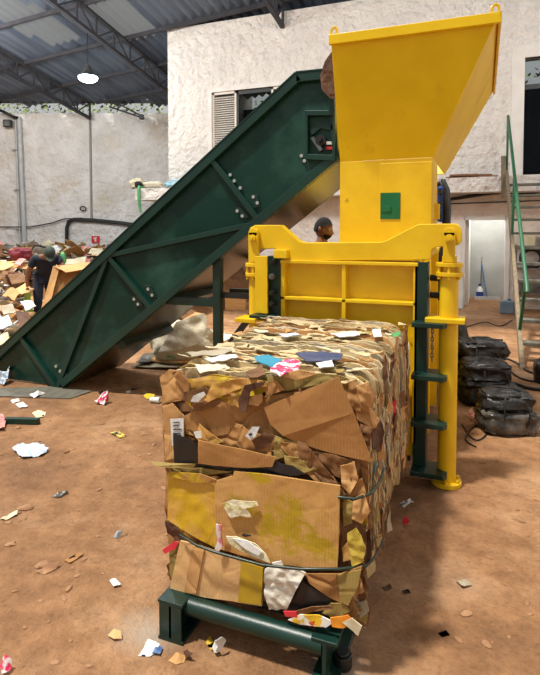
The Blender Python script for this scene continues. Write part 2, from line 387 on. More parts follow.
# corrugated roof
rm = MB(); per = 0.26; step = per / 4; cols = int(22 / step); ys = [7.4 + 0.55 * i for i in range(19)]
vs = []
for y in ys:
    for i in range(cols + 1):
        x = -18.5 + i * step
        vs.append((x, y, roof_z(x, y) + 0.05 * math.sin(2 * math.pi * i / 4)))
pan = [(14, 14), (48, 30), (122, 16)]
pc = [on_roof(*p) for p in pan]
ri, si = rm.mi(ROOF), rm.mi(SKYL)
rm.v = [Vector(v) for v in vs]
for j in range(len(ys) - 1):
    for i in range(cols):
        x = -18.5 + (i + .5) * step; y = (ys[j] + ys[j + 1]) / 2
        if x < -8.0 and (Vector((x, y, 0)) - Vector((-9.6, 16.2, 0))).dot(Vector((math.sin(YAW), -math.cos(YAW), 0))) < -0.1: continue
        if x >= -8.0 and y > 16.6: continue
        lit = any(abs(x - c.x) < 0.5 and abs(y - c.y) < 0.75 for c in pc)
        rm.f.append((j * (cols + 1) + i, j * (cols + 1) + i + 1, (j + 1) * (cols + 1) + i + 1, (j + 1) * (cols + 1) + i)); rm.m.append(si if lit else ri)
struct(rm.build('ceiling', None, smooth=True, angle=180))
# trusses along the slope and lattice purlins across it
def truss(p, q, depth, n, name='roof_truss'):
    p = Vector(p); q = Vector(q); m = MB(); dn = Vector((0, 0, -depth))
    m.bar(p, q, 0.09, 0.07); m.bar(p + dn, q + dn, 0.10, 0.08)
    for i in range(n):
        a = p.lerp(q, i / n); b = p.lerp(q, (i + 1) / n)
        m.bar(a, a + dn, 0.035, 0.035, (1, 0, 0)); m.bar(a + dn if i % 2 else a, b if i % 2 else b + dn, 0.035, 0.035, (1, 0, 0))
    m.bar(q, q + dn, 0.05, 0.05, (1, 0, 0))
    return struct(m.build('trim_truss', TRUSS))
for x, ye in ((-1.2, 12.25), (-4.5, 12.25), (-8.9, 15.7), (-12.4, 14.9), (-15.9, 13.4)):
    truss((x, 7.6, roof_z(x, 7.6) - 0.12), (x, ye, roof_z(x, ye) - 0.12), 0.5, 12)
for y in (8.8, 10.5, 12.1, 13.6, 15.0):
    x1 = 2.5 if y < 12.2 else -7.9
    x0 = -18 if y < 13 else (-17.0 if y < 13.2 else (-15.5 if y < 14 else -12.2))
    m = MB(); m.bar((x0, y, roof_z(x0, y) - 0.09), (x1, y, roof_z(x1, y) - 0.09), 0.07, 0.1)
    struct(m.build('trim_purlin', TRUSS))

# rough white building: upper storey with two windows
def wall_with_holes(x0, x1, z0, z1, holes, y, th):
    m = MB(); xs = sorted({x0, x1, *[h[0] for h in holes], *[h[1] for h in holes]}); zs = sorted({z0, z1, *[h[2] for h in holes], *[h[3] for h in holes]})
    for a, b in zip(xs, xs[1:]):
        for c, d in zip(zs, zs[1:]):
            cx, cz = (a + b) / 2, (c + d) / 2
            if any(h[0] < cx < h[1] and h[2] < cz < h[3] for h in holes): continue
            m.box((a, y, c), (b, y + th, d))
    bm = bmesh.new()
    return m
def weld(o):
    bm = bmesh.new(); bm.from_mesh(o.data); bmesh.ops.remove_doubles(bm, verts=bm.verts[:], dist=1e-4); bm.to_mesh(o.data); bm.free(); return o
a = PY(212, 92, WY); b = PY(270, 146, WY); XL = PY(168, 100, WY).x
w1 = (a.x, PY(297, 92, WY).x, PY(212, 150, WY).z, a.z - 0.02)
c = PY(525, 58, WY); w2 = (c.x, c.x + 1.5, 2.78, c.z)
UPZ0 = 2.72
struct(wall_with_holes(XL, 6.5, UPZ0, 6.85, [w1, w2], WY, 0.28).build('wall_upper', WPLAS))
m = MB(); m.box((XL, WY + 0.28, UPZ0), (XL + 0.28, 17.2, 6.85)); struct(m.build('wall_side', WPLAS))
m = MB(); m.box((XL + 0.28, 16.5, UPZ0), (6.5, 16.7, 5.62)); struct(m.build('wall_inner', DARKIN))
m = MB(); m.box((XL + .28, WY + .3, UPZ0 - .04), (6.5, 16.5, UPZ0)); struct(m.build('floor_upper', DARKIN))
def win_frame(h, w, name, proud=0.03):
    m = MB(); y0, y1 = WY - proud, WY + 0.1
    x0, x1, z0, z1 = h
    m.box((x0 - w, y0, z1), (x1 + w, y1, z1 + w)); m.box((x0 - w, y0, z0 - w), (x0, y1, z1)); m.box((x1, y0, z0 - w), (x1 + w, y1, z1)); m.box((x0, y0, z0 - w), (x1, y1, z0))
    return struct(m.build(name, WTRIM))
fr = win_frame(w1, 0.11, 'window_1')
x0, x1, z0, z1 = w1; ww = (x1 - x0)
def shutter(xa, xb, parent):
    m = MB(); m.box((xa, WY + 0.02, z0), (xa + 0.05, WY + 0.06, z1)); m.box((xb - 0.05, WY + 0.02, z0), (xb, WY + 0.06, z1)); m.box((xa, WY + 0.02, z1 - .06), (xb, WY + 0.06, z1)); m.box((xa, WY + .02, z0), (xb, WY + .06, z0 + .06))
    n = int((z1 - z0 - .12) / 0.055)
    for i in range(n):
        z = z0 + 0.09 + i * 0.055
        m.bar(((xa + .05), WY + 0.045, z), ((xb - .05), WY + 0.045, z), 0.05, 0.012, (0, -0.6, 0.8))
    return m.build('shutter', SHUT, parent)
sx = PY(236, 110, WY).x; sx2 = PY(271, 100, WY).x
shutter(x0, sx, fr); shutter(sx2, x1, fr)
m = MB(); m.box((sx, WY + 0.10, z0), (sx2, WY + 0.12, z1)); m.build('window_pane', GLASS, fr)
m = MB(); m.box((sx, WY + 0.04, z1 - 0.1), (sx2, WY + 0.09, z1)); m.box((sx, WY + .04, z0), (sx + .05, WY + .09, z1)); m.build('window_sash', BLKM, fr)
fr2 = win_frame(w2, 0.24, 'window_2', 0.04)
m = MB(); m.box((w2[0], WY + 0.15, w2[2]), (w2[1], WY + 0.17, w2[3])); m.build('window_pane', GLASS, fr2)
m = MB(); m.box((w2[0], WY + 0.06, w2[2] + 1.75), (w2[1], WY + 0.12, w2[2] + 1.85)); m.box((w2[0] + .72, WY + .06, w2[2]), (w2[0] + .78, WY + .12, w2[3])); m.build('window_sash', BLKM, fr2)
# slab ledge between the storeys, and the lower wall with a doorway
m = MB(); m.box((PY(135, 190, WY - .55).x, WY - 0.55, 2.42), (6.5, WY + 0.3, UPZ0)); struct(m.build('slab', WPLAS))
LWY = WY + 0.12
d0 = PY(463, 300, LWY); d1 = PY(505, 300, LWY); DZ = PY(480, 220, LWY).z
struct(wall_with_holes(XL, 6.5, 0, 2.42, [(d0.x, d1.x, -0.001, DZ)], LWY, 0.18).build('wall_lower', PPLAS))
m = MB(); t = 0.07
m.box((d0.x - t, LWY - 0.03, 0), (d0.x + .02, LWY + 0.19, DZ + t)); m.box((d1.x - .02, LWY - 0.03, 0), (d1.x + t, LWY + 0.19, DZ + t)); m.box((d0.x, LWY - .03, DZ), (d1.x, LWY + .19, DZ + t))
struct(m.build('door_1', WTRIM))
# the little room behind the doorway
m = MB(); m.box((d0.x - 0.25, 14.2, 0), (d1.x + 0.3, 14.35, 2.42)); struct(m.build('wall_recess', CONC))
m = MB(); m.box((d0.x - 0.30, LWY + .18, 0), (d0.x + 0.10, 14.2, 2.42)); struct(m.build('wall_recess_side', WTRIM))
m = MB(); m.box((d1.x + 0.2, LWY + .18, 0), (d1.x + 0.3, 14.2, 2.42)); struct(m.build('wall_recess_return', WTRIM))

# far grey wall, square to the view, with a gap of leaves below the roof
A = Vector((-9.6, 16.2, 0)); dirw = Vector((-math.cos(YAW), -math.sin(YAW), 0)); nrmw = Vector((math.sin(YAW), -math.cos(YAW), 0))
WTOP = 5.62
wlen = 12
m = MB()
p0, p1 = A - dirw * 1.5, A + dirw * wlen
m.prism([p0, p1, p1 + Vector((0, 0, WTOP)), p0 + Vector((0, 0, WTOP))], nrmw * -0.25)
struct(m.build('wall_far', GPLAS))
def onfar(px, py, off=0.0):
    r = ray(px, py); t = ((A + nrmw * off - CAM).dot(nrmw)) / r.dot(nrmw); return CAM + r * t
m = MB()
for px in (90,):
    q = onfar(px, 112, 0.02); m.box((q.x - 0.03, q.y - 0.03, 1.9), (q.x + 0.03, q.y + 0.03, WTOP))
struct(m.build('trim_joint', pm('joint_grey', srgb(150, 146, 142), None)))
m = MB(); m.bar(p0 + Vector((0, 0, WTOP + .40)) - nrmw * .02, p1 + Vector((0, 0, WTOP + .40)) - nrmw * .02, .08, .10); struct(m.build('trim_eave', TRUSS))
lm = MB()
for i in range(2300):
    s_ = U(-1.5, wlen); q = A + dirw * s_ - nrmw * U(0.45, 1.2) + Vector((0, 0, U(WTOP - 0.1, WTOP + 0.55)))
    if i > 1500: q = Vector((U(-9, 4), U(17.0, 17.6), U(5.4, 6.2)))
    sz = U(0.03, 0.10); ax = Vector((U(-1, 1), U(-1, 1), U(-1, 1))).normalized(); o_ = ax.orthogonal().normalized(); b_ = ax.cross(o_)
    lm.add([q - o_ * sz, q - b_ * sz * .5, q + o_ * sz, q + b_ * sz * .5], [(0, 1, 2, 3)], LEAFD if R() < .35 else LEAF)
tag(lm.build('leaves', None), 'sunlit green leaves showing in the gap between far wall and roof', 'leaves', kind='stuff')

# wall bits on the far grey wall
def wallpipe(pts, r, name, mat, label, cat, off=0.1):
    m = MB(); m.tube([onfar(x, y, off) for x, y in pts], r, 8)
    return tag(m.build(name, mat, smooth=True, angle=60), label, cat)
pp = thing('drain_pipe', 'grey vertical drain pipe clipped to the far grey wall', 'pipe', onfar(23, 250, .12))
m = MB(); m.tube([onfar(19, 117, .12), onfar(25, 252, .12)], 0.075, 10); m.build('pipe', PLAST_W, pp, smooth=True, angle=60)
m = MB(); m.tube([onfar(15.5, 117, .07), onfar(20.5, 252, .07)], 0.04, 8); m.build('conduit', PLAST_W, pp, smooth=True, angle=60)
for y in (150, 190, 230):
    m = MB(); q = onfar(17 + (y - 117) * .045, y, .1); m.bar(q - dirw * .14, q + dirw * .2, 0.05, 0.03, (0, 0, 1)); m.build('pipe_clip', STEEL, pp)
m = MB(); m.tube([onfar(-6, 108, .15), onfar(4, 112, .4), onfar(14, 117, .3), onfar(19, 118, .12)], 0.05, 8)
tag(m.build('roof_drain_elbow', BLKM, smooth=True, angle=60), 'dark pipe running from the roof edge down to the drain pipe', 'pipe')
fl = thing('wall_floodlight', 'small dark square floodlight beside the drain pipe on the grey wall', 'lamp', onfar(9, 124, .1))
m = MB(); q = onfar(9, 124, .15); m.bar(q + nrmw * 0.0, q + nrmw * 0.16, 0.26, 0.24); m.build('housing', BLKM, fl, bevel=0.01)
m = MB(); m.bar(q + nrmw * .161, q + nrmw * .175, 0.2, 0.18); m.build('lens', STEEL, fl)
m = MB(); m.bar(q - nrmw * .15, q, 0.05, 0.05); m.build('bracket', BLKM, fl)
cb = thing('cable_bundle', 'black cable bundle arching up from the heap and along grey wall', 'cable', onfar(66, 255, .1))
for k, o_ in enumerate((0, 1.6, 3.2)):
    m = MB(); m.tube([onfar(66 + o_ * .5, 254, .12), onfar(66 + o_ * .5, 228, .12), onfar(68 + o_ * .5, 221 + o_ * .5, .12), onfar(74, 218.5 + o_ * .5, .12), onfar(95, 219.5 + o_ * .5, .12), onfar(120, 222 + o_ * .5, .12), onfar(150, 226 + o_ * .6, .12)], 0.035, 8)
    m.build('cable', RUB, cb, smooth=True, angle=60)
wallpipe([(0, 227), (30, 227), (52, 223), (64, 219), (82, 218)], 0.02, 'sagging_cable', RUB, 'thin cable sagging across the grey wall from the drain pipe', 'cable')
m = MB(); 
for k in range(12):
    t0, t1 = 2 * math.pi * k / 12, 2 * math.pi * (k + 1) / 12
c_ = onfar(83, 208.5, .08); m.tube([c_ + dirw * (.1 * math.cos(2 * math.pi * k / 14)) + Vector((0, 0, .07 * math.sin(2 * math.pi * k / 14))) for k in range(15)], 0.02, 6)
tag(m.build('coiled_cable', RUB, smooth=True), 'small coil of black cable hung on the grey wall', 'cable')
# red extinguisher sign
sg = thing('fire_extinguisher_sign', 'small red and white extinguisher sign on the far grey wall', 'sign', onfar(95, 243, .03))
def farquad(x0, y0, x1, y1, off): return [onfar(x0, y1, off), onfar(x1, y1, off), onfar(x1, y0, off), onfar(x0, y0, off)]
m = MB(); m.prism(farquad(91.5, 236, 99.5, 243, .04), nrmw * -0.03); m.build('board', SIGNR, sg)
m = MB(); m.prism(farquad(94.6, 238.2, 96.3, 241.6, .05), nrmw * -0.009); m.prism(farquad(94.9, 237.2, 96.8, 237.9, .05), nrmw * -0.009); m.prism(farquad(93.6, 237.5, 94.4, 239.2, .05), nrmw * -.009); m.build('extinguisher_symbol', P_WHT, sg)
# lamp arm
fa = thing('bracket_floodlight', 'dark floodlight at the end of a slanting lattice arm below roof', 'lamp', onfar(143, 118, 1.2))
m = MB(); p = onfar(110, 107, .5); q = onfar(140, 117, 1.2)
m.bar(p, q, .05, .05); m.bar(p + Vector((0, 0, .25)), q + Vector((0, 0, .06)), .04, .04)
for i in range(4): m.bar(p.lerp(q, i / 4), p.lerp(q, (i + .5) / 4) + Vector((0, 0, .2 - .045 * i)), .025, .025)
m.build('arm', TRUSS, fa)
m = MB(); m.bar(q - dirw * .12, q + dirw * .02, .2, .14); m.build('lamp_head', BLKM, fa, bevel=.01)

# hanging lamp
L0 = on_roof(84, 12); hp = PD(88, 77, 13.8); 
top = Vector((hp.x, hp.y, roof_z(hp.x, hp.y) - 0.1))
hl = thing('hanging_lamp', 'glowing cold white lamp hanging on a cable from the roof', 'lamp', hp)
m = MB(); m.tube([top, hp + Vector((0, 0, 0.28))], 0.012, 6); m.build('cable', BLKM, hl)
m = MB(); m.tube([hp + Vector((0, 0, z)) for z in (0.30, 0.2, 0.12, 0.05, 0.0)], [0.06, 0.09, 0.14, 0.22, 0.25], 20, caps=False); m.build('lamp_shade', STEEL, hl, smooth=True)
m = MB(); m.blob(hp + Vector((0, 0, -0.03)), (0.24, 0.24, 0.10), 0); m.build('bulb', LAMP, hl, smooth=True)

# junk on the ledge left of the building, boards on the ledge at the other side
zl = UPZ0
sk = PY(140, 181, WY - 0.2)
def bag(name, c, rad, mat, label, cat, seed=0, amp=.3, freq=2.2, rot=0):
    m = MB(); m.blob(c, rad, amp, freq, seed, 24, 14, flat=c[2] - rad[2] * 0.75, rot=rot); return tag(m.build(name, mat, smooth=True), label, cat)
zz = lambda x: PY(x, 185, WY - .25).x
bag('folded_sack', (zz(139), WY - .30, zl + .13), (.21, .2, .16), P_CRM, 'crumpled cream sack at the end of the ledge beside the building', 'sack', 3)
bag('folded_blanket', (zz(155), WY - .34, zl + .10), (.34, .14, .09), WOVEN, 'long beige rolled cloth lying mid ledge next to the cream sack', 'cloth', 5)
bag('rolled_tarpaulin', (zz(175), WY - .22, zl + .10), (.32, .18, .11), pm('pale_teal_cloth', srgb(120, 176, 196), srgb(190, 210, 214), 5, .8), 'pale teal folded cloth on the ledge against the building corner', 'cloth', 6)
m = MB(); m.blob((zz(144), WY - .5, zl + .10), (.10, .09, .09), .2, 2, 4, flat=zl); tag(m.build('dark_pouch', BLKC, smooth=True), 'small dark pouch among the cloths on the ledge', 'pouch')
bt = MB(); x_ = zz(146); bt.tube([(x_, WY - .42, zl + .035), (x_, WY - .555, zl + .04), (x_ + .01, WY - .595, zl - .03), (x_ + .02, WY - .595, zl - .3), (x_ + .06, WY - .595, zl - .62)], [.035, .04, .045, .04, .03], 8); tag(bt.build('green_strap', PL_GRN, smooth=True), 'light green strap dangling over the ledge front', 'strap')
for i, (xa, xb, dz, dy, lab) in enumerate(((446, 498, 0.0, .30, 'long brown board lying lowest on the ledge by the stair'), (450, 478, .045, .34, 'short brown board on top of the long one on ledge'), (470, 492, .045, .18, 'grey brown plank end on the ledge near the timber stringer'))):
    p = PY(xa, 175, WY - dy); q = PY(xb, 175, WY - dy); m = MB(); m.box((p.x, WY - dy - .09, zl + dz), (q.x, WY - dy + .09, zl + dz + .04)); tag(m.build('timber_board', WOODB, bevel=.004), lab, 'board')
m = MB(); m.tube([PY(x, y, WY + .06) for x, y in ((445, 200), (462, 197.5), (485, 194), (505, 192), (525, 193.5), (545, 191), (560, 192))], 0.035, 8)
tag(m.build('wall_cable', RUB, smooth=True, angle=60), 'thick black cable slung below the ledge above the doorway', 'cable')
m = MB(); m.tube([PY(x, y, WY + .09) for x, y in ((445, 204), (500, 202), (560, 200))], 0.012, 6)
tag(m.build('thin_wall_wire', RUB), 'thin wire strung along the wall under the black cable', 'cable')

# ------------------------------------------------------------------ inclined conveyor
YC0, YC1 = 4.40, 5.30
cpt = lambda x, y, Y=YC0: PY(x, y, Y)
k_out = [(-42, 388), (-42, 384), (298, 73), (333, 71), (340, 160), (66, 388)]
op = [cpt(x, y) for x, y in k_out]
ea_, eb_ = cpt(0, 351), cpt(298, 74.5); t_ = (.05 - ea_.z) / (eb_.z - ea_.z); op[1] = ea_.lerp(eb_, t_); op[2] = eb_
op[0] = Vector((op[1].x, YC0, .02)); op[5].z = .02
# keep long edges straight and the outline planar
cv = thing('inclined_conveyor', 'dark green steel conveyor climbing from the floor to the yellow hopper', 'conveyor', (op[5].x, (YC0 + YC1) / 2, 0))
yv = Vector((0, 0.02, 0))
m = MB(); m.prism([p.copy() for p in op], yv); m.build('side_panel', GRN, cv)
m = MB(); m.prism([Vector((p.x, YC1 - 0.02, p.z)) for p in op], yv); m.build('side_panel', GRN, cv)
def strip(p, q, w, t, side, name='flange', mat=GRNF, y=YC0, inward=1):
    """flat rim bar along an edge, lying inside the outline"""
    p = Vector(p); q = Vector(q); d = (q - p).normalized(); n = Vector((-d.z, 0, d.x)) * side
    m = MB(); m.prism([p, q, q + n * w, p + n * w], Vector((0, -t, 0))); return m.build(name, mat, cv, bevel=.004)
strip(op[1], op[2], 0.075, 0.055, -1); strip(op[2], op[3], 0.075, .055, -1); strip(op[5], op[4], 0.075, 0.055, 1)
strip(op[4], op[3], 0.05, .04, 1)
m = MB(); ex = Vector((0, .06, 0)); 
for a_, b_ in ((op[1], op[2]), (op[2], op[3])):
    d = (b_ - a_).normalized(); n = Vector((-d.z, 0, d.x)); n = n if n.z > 0 else -n
    m.prism([a_, b_, b_ + n * .012, a_ + n * .012], Vector((0, -0.06, 0)))
m.build('top_flange', GRNF, cv)
def rib(x0, y0, x1, y1, w=.048, t=.045):
    p = cpt(x0, y0); q = cpt(x1, y1); d = (q - p).normalized(); n = Vector((-d.z, 0, d.x)) * w / 2
    m = MB(); m.prism([p - n, q - n, q + n, p + n], Vector((0, -t, 0))); m.build('stiffener', GRNF, cv, bevel=.004)
rib(110, 256, 60, 386); rib(110, 256, 154, 310); rib(112, 255, 261, 223); rib(21, 334, 57, 386); rib(211, 157, 262, 223)
def bolts(lst):
    for x, y in lst:
        p = cpt(x, y); m = MB(); m.cyl(p + Vector((0, -.003, 0)), p + Vector((0, -.02, 0)), .016, 6); m.build('bolt', BOLT, cv)
for pl in (((136, 299), (145, 302)), ((146, 287), (156, 296))): pass
def plate(pts):
    m = MB(); m.prism([cpt(x, y) for x, y in pts], Vector((0, -.014, 0))); m.build('bolt_plate', GRN2, cv, bevel=.003)
plate([(132, 296), (139, 296), (144, 306), (137, 307)]); plate([(145, 285), (151, 286), (157, 297), (151, 298)])
plate([(236, 208), (241, 208), (250, 217), (245, 219)]); plate([(252, 195), (258, 195), (261, 207), (254, 208)])
bolts([(135, 299), (139, 304), (149, 289), (153, 295), (238, 211), (243, 216), (254, 197), (258, 203), (302, 156), (305, 161), (333, 160), (335, 114), (231, 175), (235, 181), (241, 188), (57, 366), (61, 371), (66, 374)])
# bearing box near the head
bp_ = [(307, 112), (337, 112), (337, 162), (307, 160)]
m = MB(); P4 = [cpt(*p) for p in bp_]; I4 = [cpt(310, 117), cpt(334.5, 117), cpt(334.5, 156), cpt(310, 155)]
for i in range(4):
    j = (i + 1) % 4; m.prism([P4[i], P4[j], I4[j], I4[i]], Vector((0, -.07, 0)))
bb = m.build('bearing_box', GRNF, cv, bevel=.003)
m = MB(); m.prism([cpt(311, 131), cpt(321, 123), cpt(334, 126), cpt(334, 131), cpt(322, 129), cpt(313, 136)], (0, -.04, 0)); m.build('bracket', GRN2, bb)
m = MB(); m.prism([cpt(312, 139), cpt(315, 137), cpt(324, 150), cpt(321, 152)], (0, -.04, 0)); m.build('take_up_screw', STEEL, bb)
q = cpt(322, 141); m = MB(); m.cyl(q, q + Vector((0, -.05, 0)), .045, 18); m.cyl(q, q + Vector((0, -.09, 0)), .02, 12); m.build('bearing', BLKM, bb)
m = MB(); m.prism([cpt(327, 142), cpt(333, 142), cpt(333, 145), cpt(327, 145)], (0, -.03, 0)); m.build('paint_mark', P_WHT, bb)
m = MB(); m.prism([cpt(327, 147), cpt(333, 147), cpt(333, 150), cpt(327, 150)], (0, -.03, 0)); m.build('paint_mark', SIGNR, bb)
# belt and underside
lo_a, lo_b = op[5], op[4]; up_a, up_b = op[1], op[2]
d = (lo_b - lo_a).normalized(); n = Vector((-d.z, 0, d.x)); n = n if n.z > 0 else -n
m = MB(); m.prism([lo_a + n * .001 + d * .02, lo_b + n * .001 - d * .02, lo_b + n * .025 - d * .02, lo_a + n * .025 + d * .02], Vector((0, YC1 - YC0 - .04, 0))); 
m.v = [v + Vector((0, .02, 0)) for v in m.v]; m.build('underside_pan', PAN, cv)
m = MB(); m.prism([lo_a + n * .42 - d * .3, lo_b + n * .42 - d * .05, lo_b + n * .44 - d * .05, lo_a + n * .44 - d * .3], Vector((0, YC1 - YC0 - .06, 0)))
m.v = [v + Vector((0, .03, 0)) for v in m.v]; m.build('belt', RUB, cv)
for s_ in (0.235, 0.45):
    q = lo_a.lerp(lo_b, s_) - n * .035; m = MB(); m.bar(q + Vector((0, -.0, 0)), q + Vector((0, YC1 - YC0, 0)), .08, .07, tuple(n)); m.build('cross_member', GRN2, cv)
# support legs
def leg_at(px, ytop, Y):
    p = cpt(px, ytop, Y); p = Vector((p.x, Y, p.z)); m = MB(); m.bar((p.x, Y, 0), p, .075, .075); m.box((p.x - .09, Y - .09, 0), (p.x + .09, Y + .09, .012)); m.build('leg', GRN2, cv, bevel=.004); return p
pL = leg_at(218, 258, YC0 + .02); pz = cpt(218, 303).z
m = MB(); m.bar((pL.x, YC1 - .04, 0), (pL.x, YC1 - .04, pL.z), .075, .075); m.build('leg', GRN2, cv, bevel=.004)
hx = cpt(163, 304); m = MB(); m.bar((hx.x, YC0 + .02, pz), (pL.x - .037, YC0 + .02, pz), .06, .075); m.build('tie_bar', GRN2, cv, bevel=.004)
m = MB(); m.bar((hx.x + .3, YC1 - .04, pz), (pL.x - .037, YC1 - .04, pz), .06, .075); m.build('tie_bar', GRN2, cv, bevel=.004)
q = cpt(251, 297); m = MB(); m.bar((pL.x + .037, YC0 + .05, q.z), (-1.42, YC0 + .05, q.z), .05, .05); m.build('tie_bar', BLKM, cv)
q = cpt(250, 315); r_ = cpt(222, 352); m = MB(); sl_ = (q.z - r_.z) / (q.x - r_.x); m.bar((-1.42, YC0 + .05, q.z + sl_ * (-1.42 - q.x)), (pL.x + .03, YC0 + .05, r_.z + sl_ * (pL.x + .03 - r_.x)), .05, .05); m.build('brace', BLKM, cv)
# card caught between conveyor head and hopper
m = MB(); m.sheet([PY(325, 62, 4.32), PY(332, 52, 4.32), PY(336, 60, 4.3), PY(339, 100, 4.3), PY(331, 99, 4.3), PY(322, 90, 4.28), PY(320, 76, 4.3)], .008, 3, .014, 8, 3)
tag(m.build('caught_cardboard', C_DEEP), 'dark brown cardboard flap caught between conveyor head and hopper', 'cardboard')

# ------------------------------------------------------------------ baling press
pr = thing('baling_press', 'yellow baling press with tall hopper and bale gate behind the bale', 'baling press', (-0.9, 4.6, 0))
YT, YN = 4.12, 4.35                                           # hopper lip, neck face
TL = PY(330.5, 33, YT); TR = PY(500, 15, YT); zt = (TL.z + TR.z) / 2; TL.z = TR.z = zt
NL = PY(340, 161, YN); NR = PY(433, 158, YN); zn = (NL.z + NR.z) / 2; NL.z = NR.z = zn
YTB, YNB = 6.35, 5.75
TLB = Vector((TL.x, YTB, zt)); TRB = Vector((TR.x, YTB, zt)); NLB = Vector((NL.x, YNB, zn)); NRB = Vector((NR.x, YNB, zn))
def shell(quad, t, name, mat=YEL, parent=pr, bevel=.004):
    a_, b_, c_, d_ = quad; nn = (b_ - a_).cross(c_ - a_).normalized() * -t
    m = MB(); m.prism(quad, nn); return m.build(name, mat, parent, bevel=bevel)
shell([NL, NR, TR, TL], .012, 'hopper_front')
shell([NR, NRB, TRB, TR], .012, 'hopper_side')
shell([NRB, NLB, TLB, TRB], .012, 'hopper_back')
mid = NL.lerp(TL, .12); midb = NLB.lerp(TLB, .12)
shell([NLB, NL, mid, midb], .012, 'hopper_side')
m = MB(); h = .075; tk = .02
m.prism([TL + Vector((-.01, -.02, -h)), TR + Vector((.012, -.02, -h)), TR + Vector((.012, -.02, 0)), TL + Vector((-.01, -.02, 0))], (0, .03, 0))
m.build('hopper_rim', YEL, pr, bevel=.004)
m = MB(); m.prism([TR + Vector((.012, -.02, -.05)), TRB + Vector((.012, 0, -.05)), TRB + Vector((.012, 0, 0)), TR + Vector((.012, -.02, 0))], (-.02, 0, 0)); m.build('hopper_rim', YEL, pr, bevel=.004)
for q in (TL + Vector((.03, 0, 0)), TR + Vector((-.03, 0, 0))):                                    # lifting eyes
    m = MB(); m.box((q.x - .032, q.y - .008, q.z), (q.x - .014, q.y + .008, q.z + .03)); m.box((q.x + .014, q.y - .008, q.z), (q.x + .032, q.y + .008, q.z + .03))
    m.tube([q + Vector((.023 * math.cos(a_), 0, .03 + .026 * math.sin(a_))) for a_ in [math.pi * i / 8 for i in range(9)]], .010, 6); m.build('lifting_eye', YEL, pr)
# neck
zb = 1.45; xs = PY(380, 200, YN).x
YK2 = 4.80; m = MB(); m.box((NL.x, YN, zb), (NR.x, YK2, zn)); m.build('neck', YELW, pr, bevel=.006)
m = MB(); m.box((xs, YN - .016, zb + .02), (NR.x - .005, YN, zn - .03)); nd = m.build('inspection_door', YELW, pr, bevel=.005)
g0 = PY(380.5, 193, YN - .02); g1 = PY(400, 219, YN - .02)
m = MB(); m.box((g0.x, YN - .022, g1.z), (g1.x, YN - .016, g0.z)); lb = m.build('green_plate', LGRN, pr)
ea, eb = PY(381.5, 206, YN - .022), PY(391.5, 212, YN - .022)
m = MB(); m.box((ea.x, YN - .027, eb.z), (eb.x, YN - .022, ea.z)); m.box((eb.x - .035, YN - .031, eb.z + .006), (eb.x - .004, YN - .027, ea.z)); m.build('latch', LGRN, lb, bevel=.002)
# press chamber behind the gate
m = MB(); m.box((-1.42, 3.86, .12), (-0.42, 6.9, 1.47)); m.build('press_chamber', YELW, pr, bevel=.01)
for y in (4.2, 4.9, 5.6, 6.3):
    m = MB(); m.box((-0.42, y, .1), (-0.36, y + .06, 1.45)); m.build('chamber_rib', YELW, pr)
m = MB(); m.box((-1.36, 3.9, 0), (-1.2, 6.8, .12)); m.box((-.62, 3.9, 0), (-.46, 6.8, .12)); m.build('skid', GRN2, pr)
# gate frame
YG = 3.60
GP = lambda x, y, Y=YG: PY(x, y, Y)
beam = [(248, 233), (250, 227.5), (255, 225), (281, 225), (299, 241), (304, 242.5), (381, 242), (386, 240.5), (416, 225), (419, 224), (456, 223.5), (460, 226), (462, 232), (461.5, 241), (459, 245), (436, 247.5), (432, 250), (430, 260), (281, 261), (278, 251), (275, 249), (250, 249), (248, 246)]
m = MB(); m.prism([GP(x, y) for x, y in beam], (0, .07, 0)); m.build('gate_beam', YELW, pr, bevel=.006)
zt_, zm_, z0_ = GP(350, 263).z, GP(350, 301).z, GP(350, 330).z
xl, xr = GP(281, 290).x, GP(418, 290).x
m = MB(); m.box((xl, YG + .06, .25), (xr, YG + .09, zt_ + .02)); m.build('gate_panel', YELW, pr)
def grib(lo, hi): m = MB(); m.box(lo, hi); m.build('gate_rib', YELW, pr, bevel=.004)
grib((xl, YG - .02, zt_ - .012), (xr, YG + .07, zt_ + .012)); grib((xl, YG - .01, zm_ - .012), (xr, YG + .07, zm_ + .012))
xm = GP(344, 290).x; grib((xm - .014, YG - .01, .25), (xm + .014, YG + .07, zt_)); grib((xl, YG - .01, .25), (xl + .03, YG + .07, zt_)); grib((xr - .03, YG - .01, .25), (xr, YG + .07, zt_))
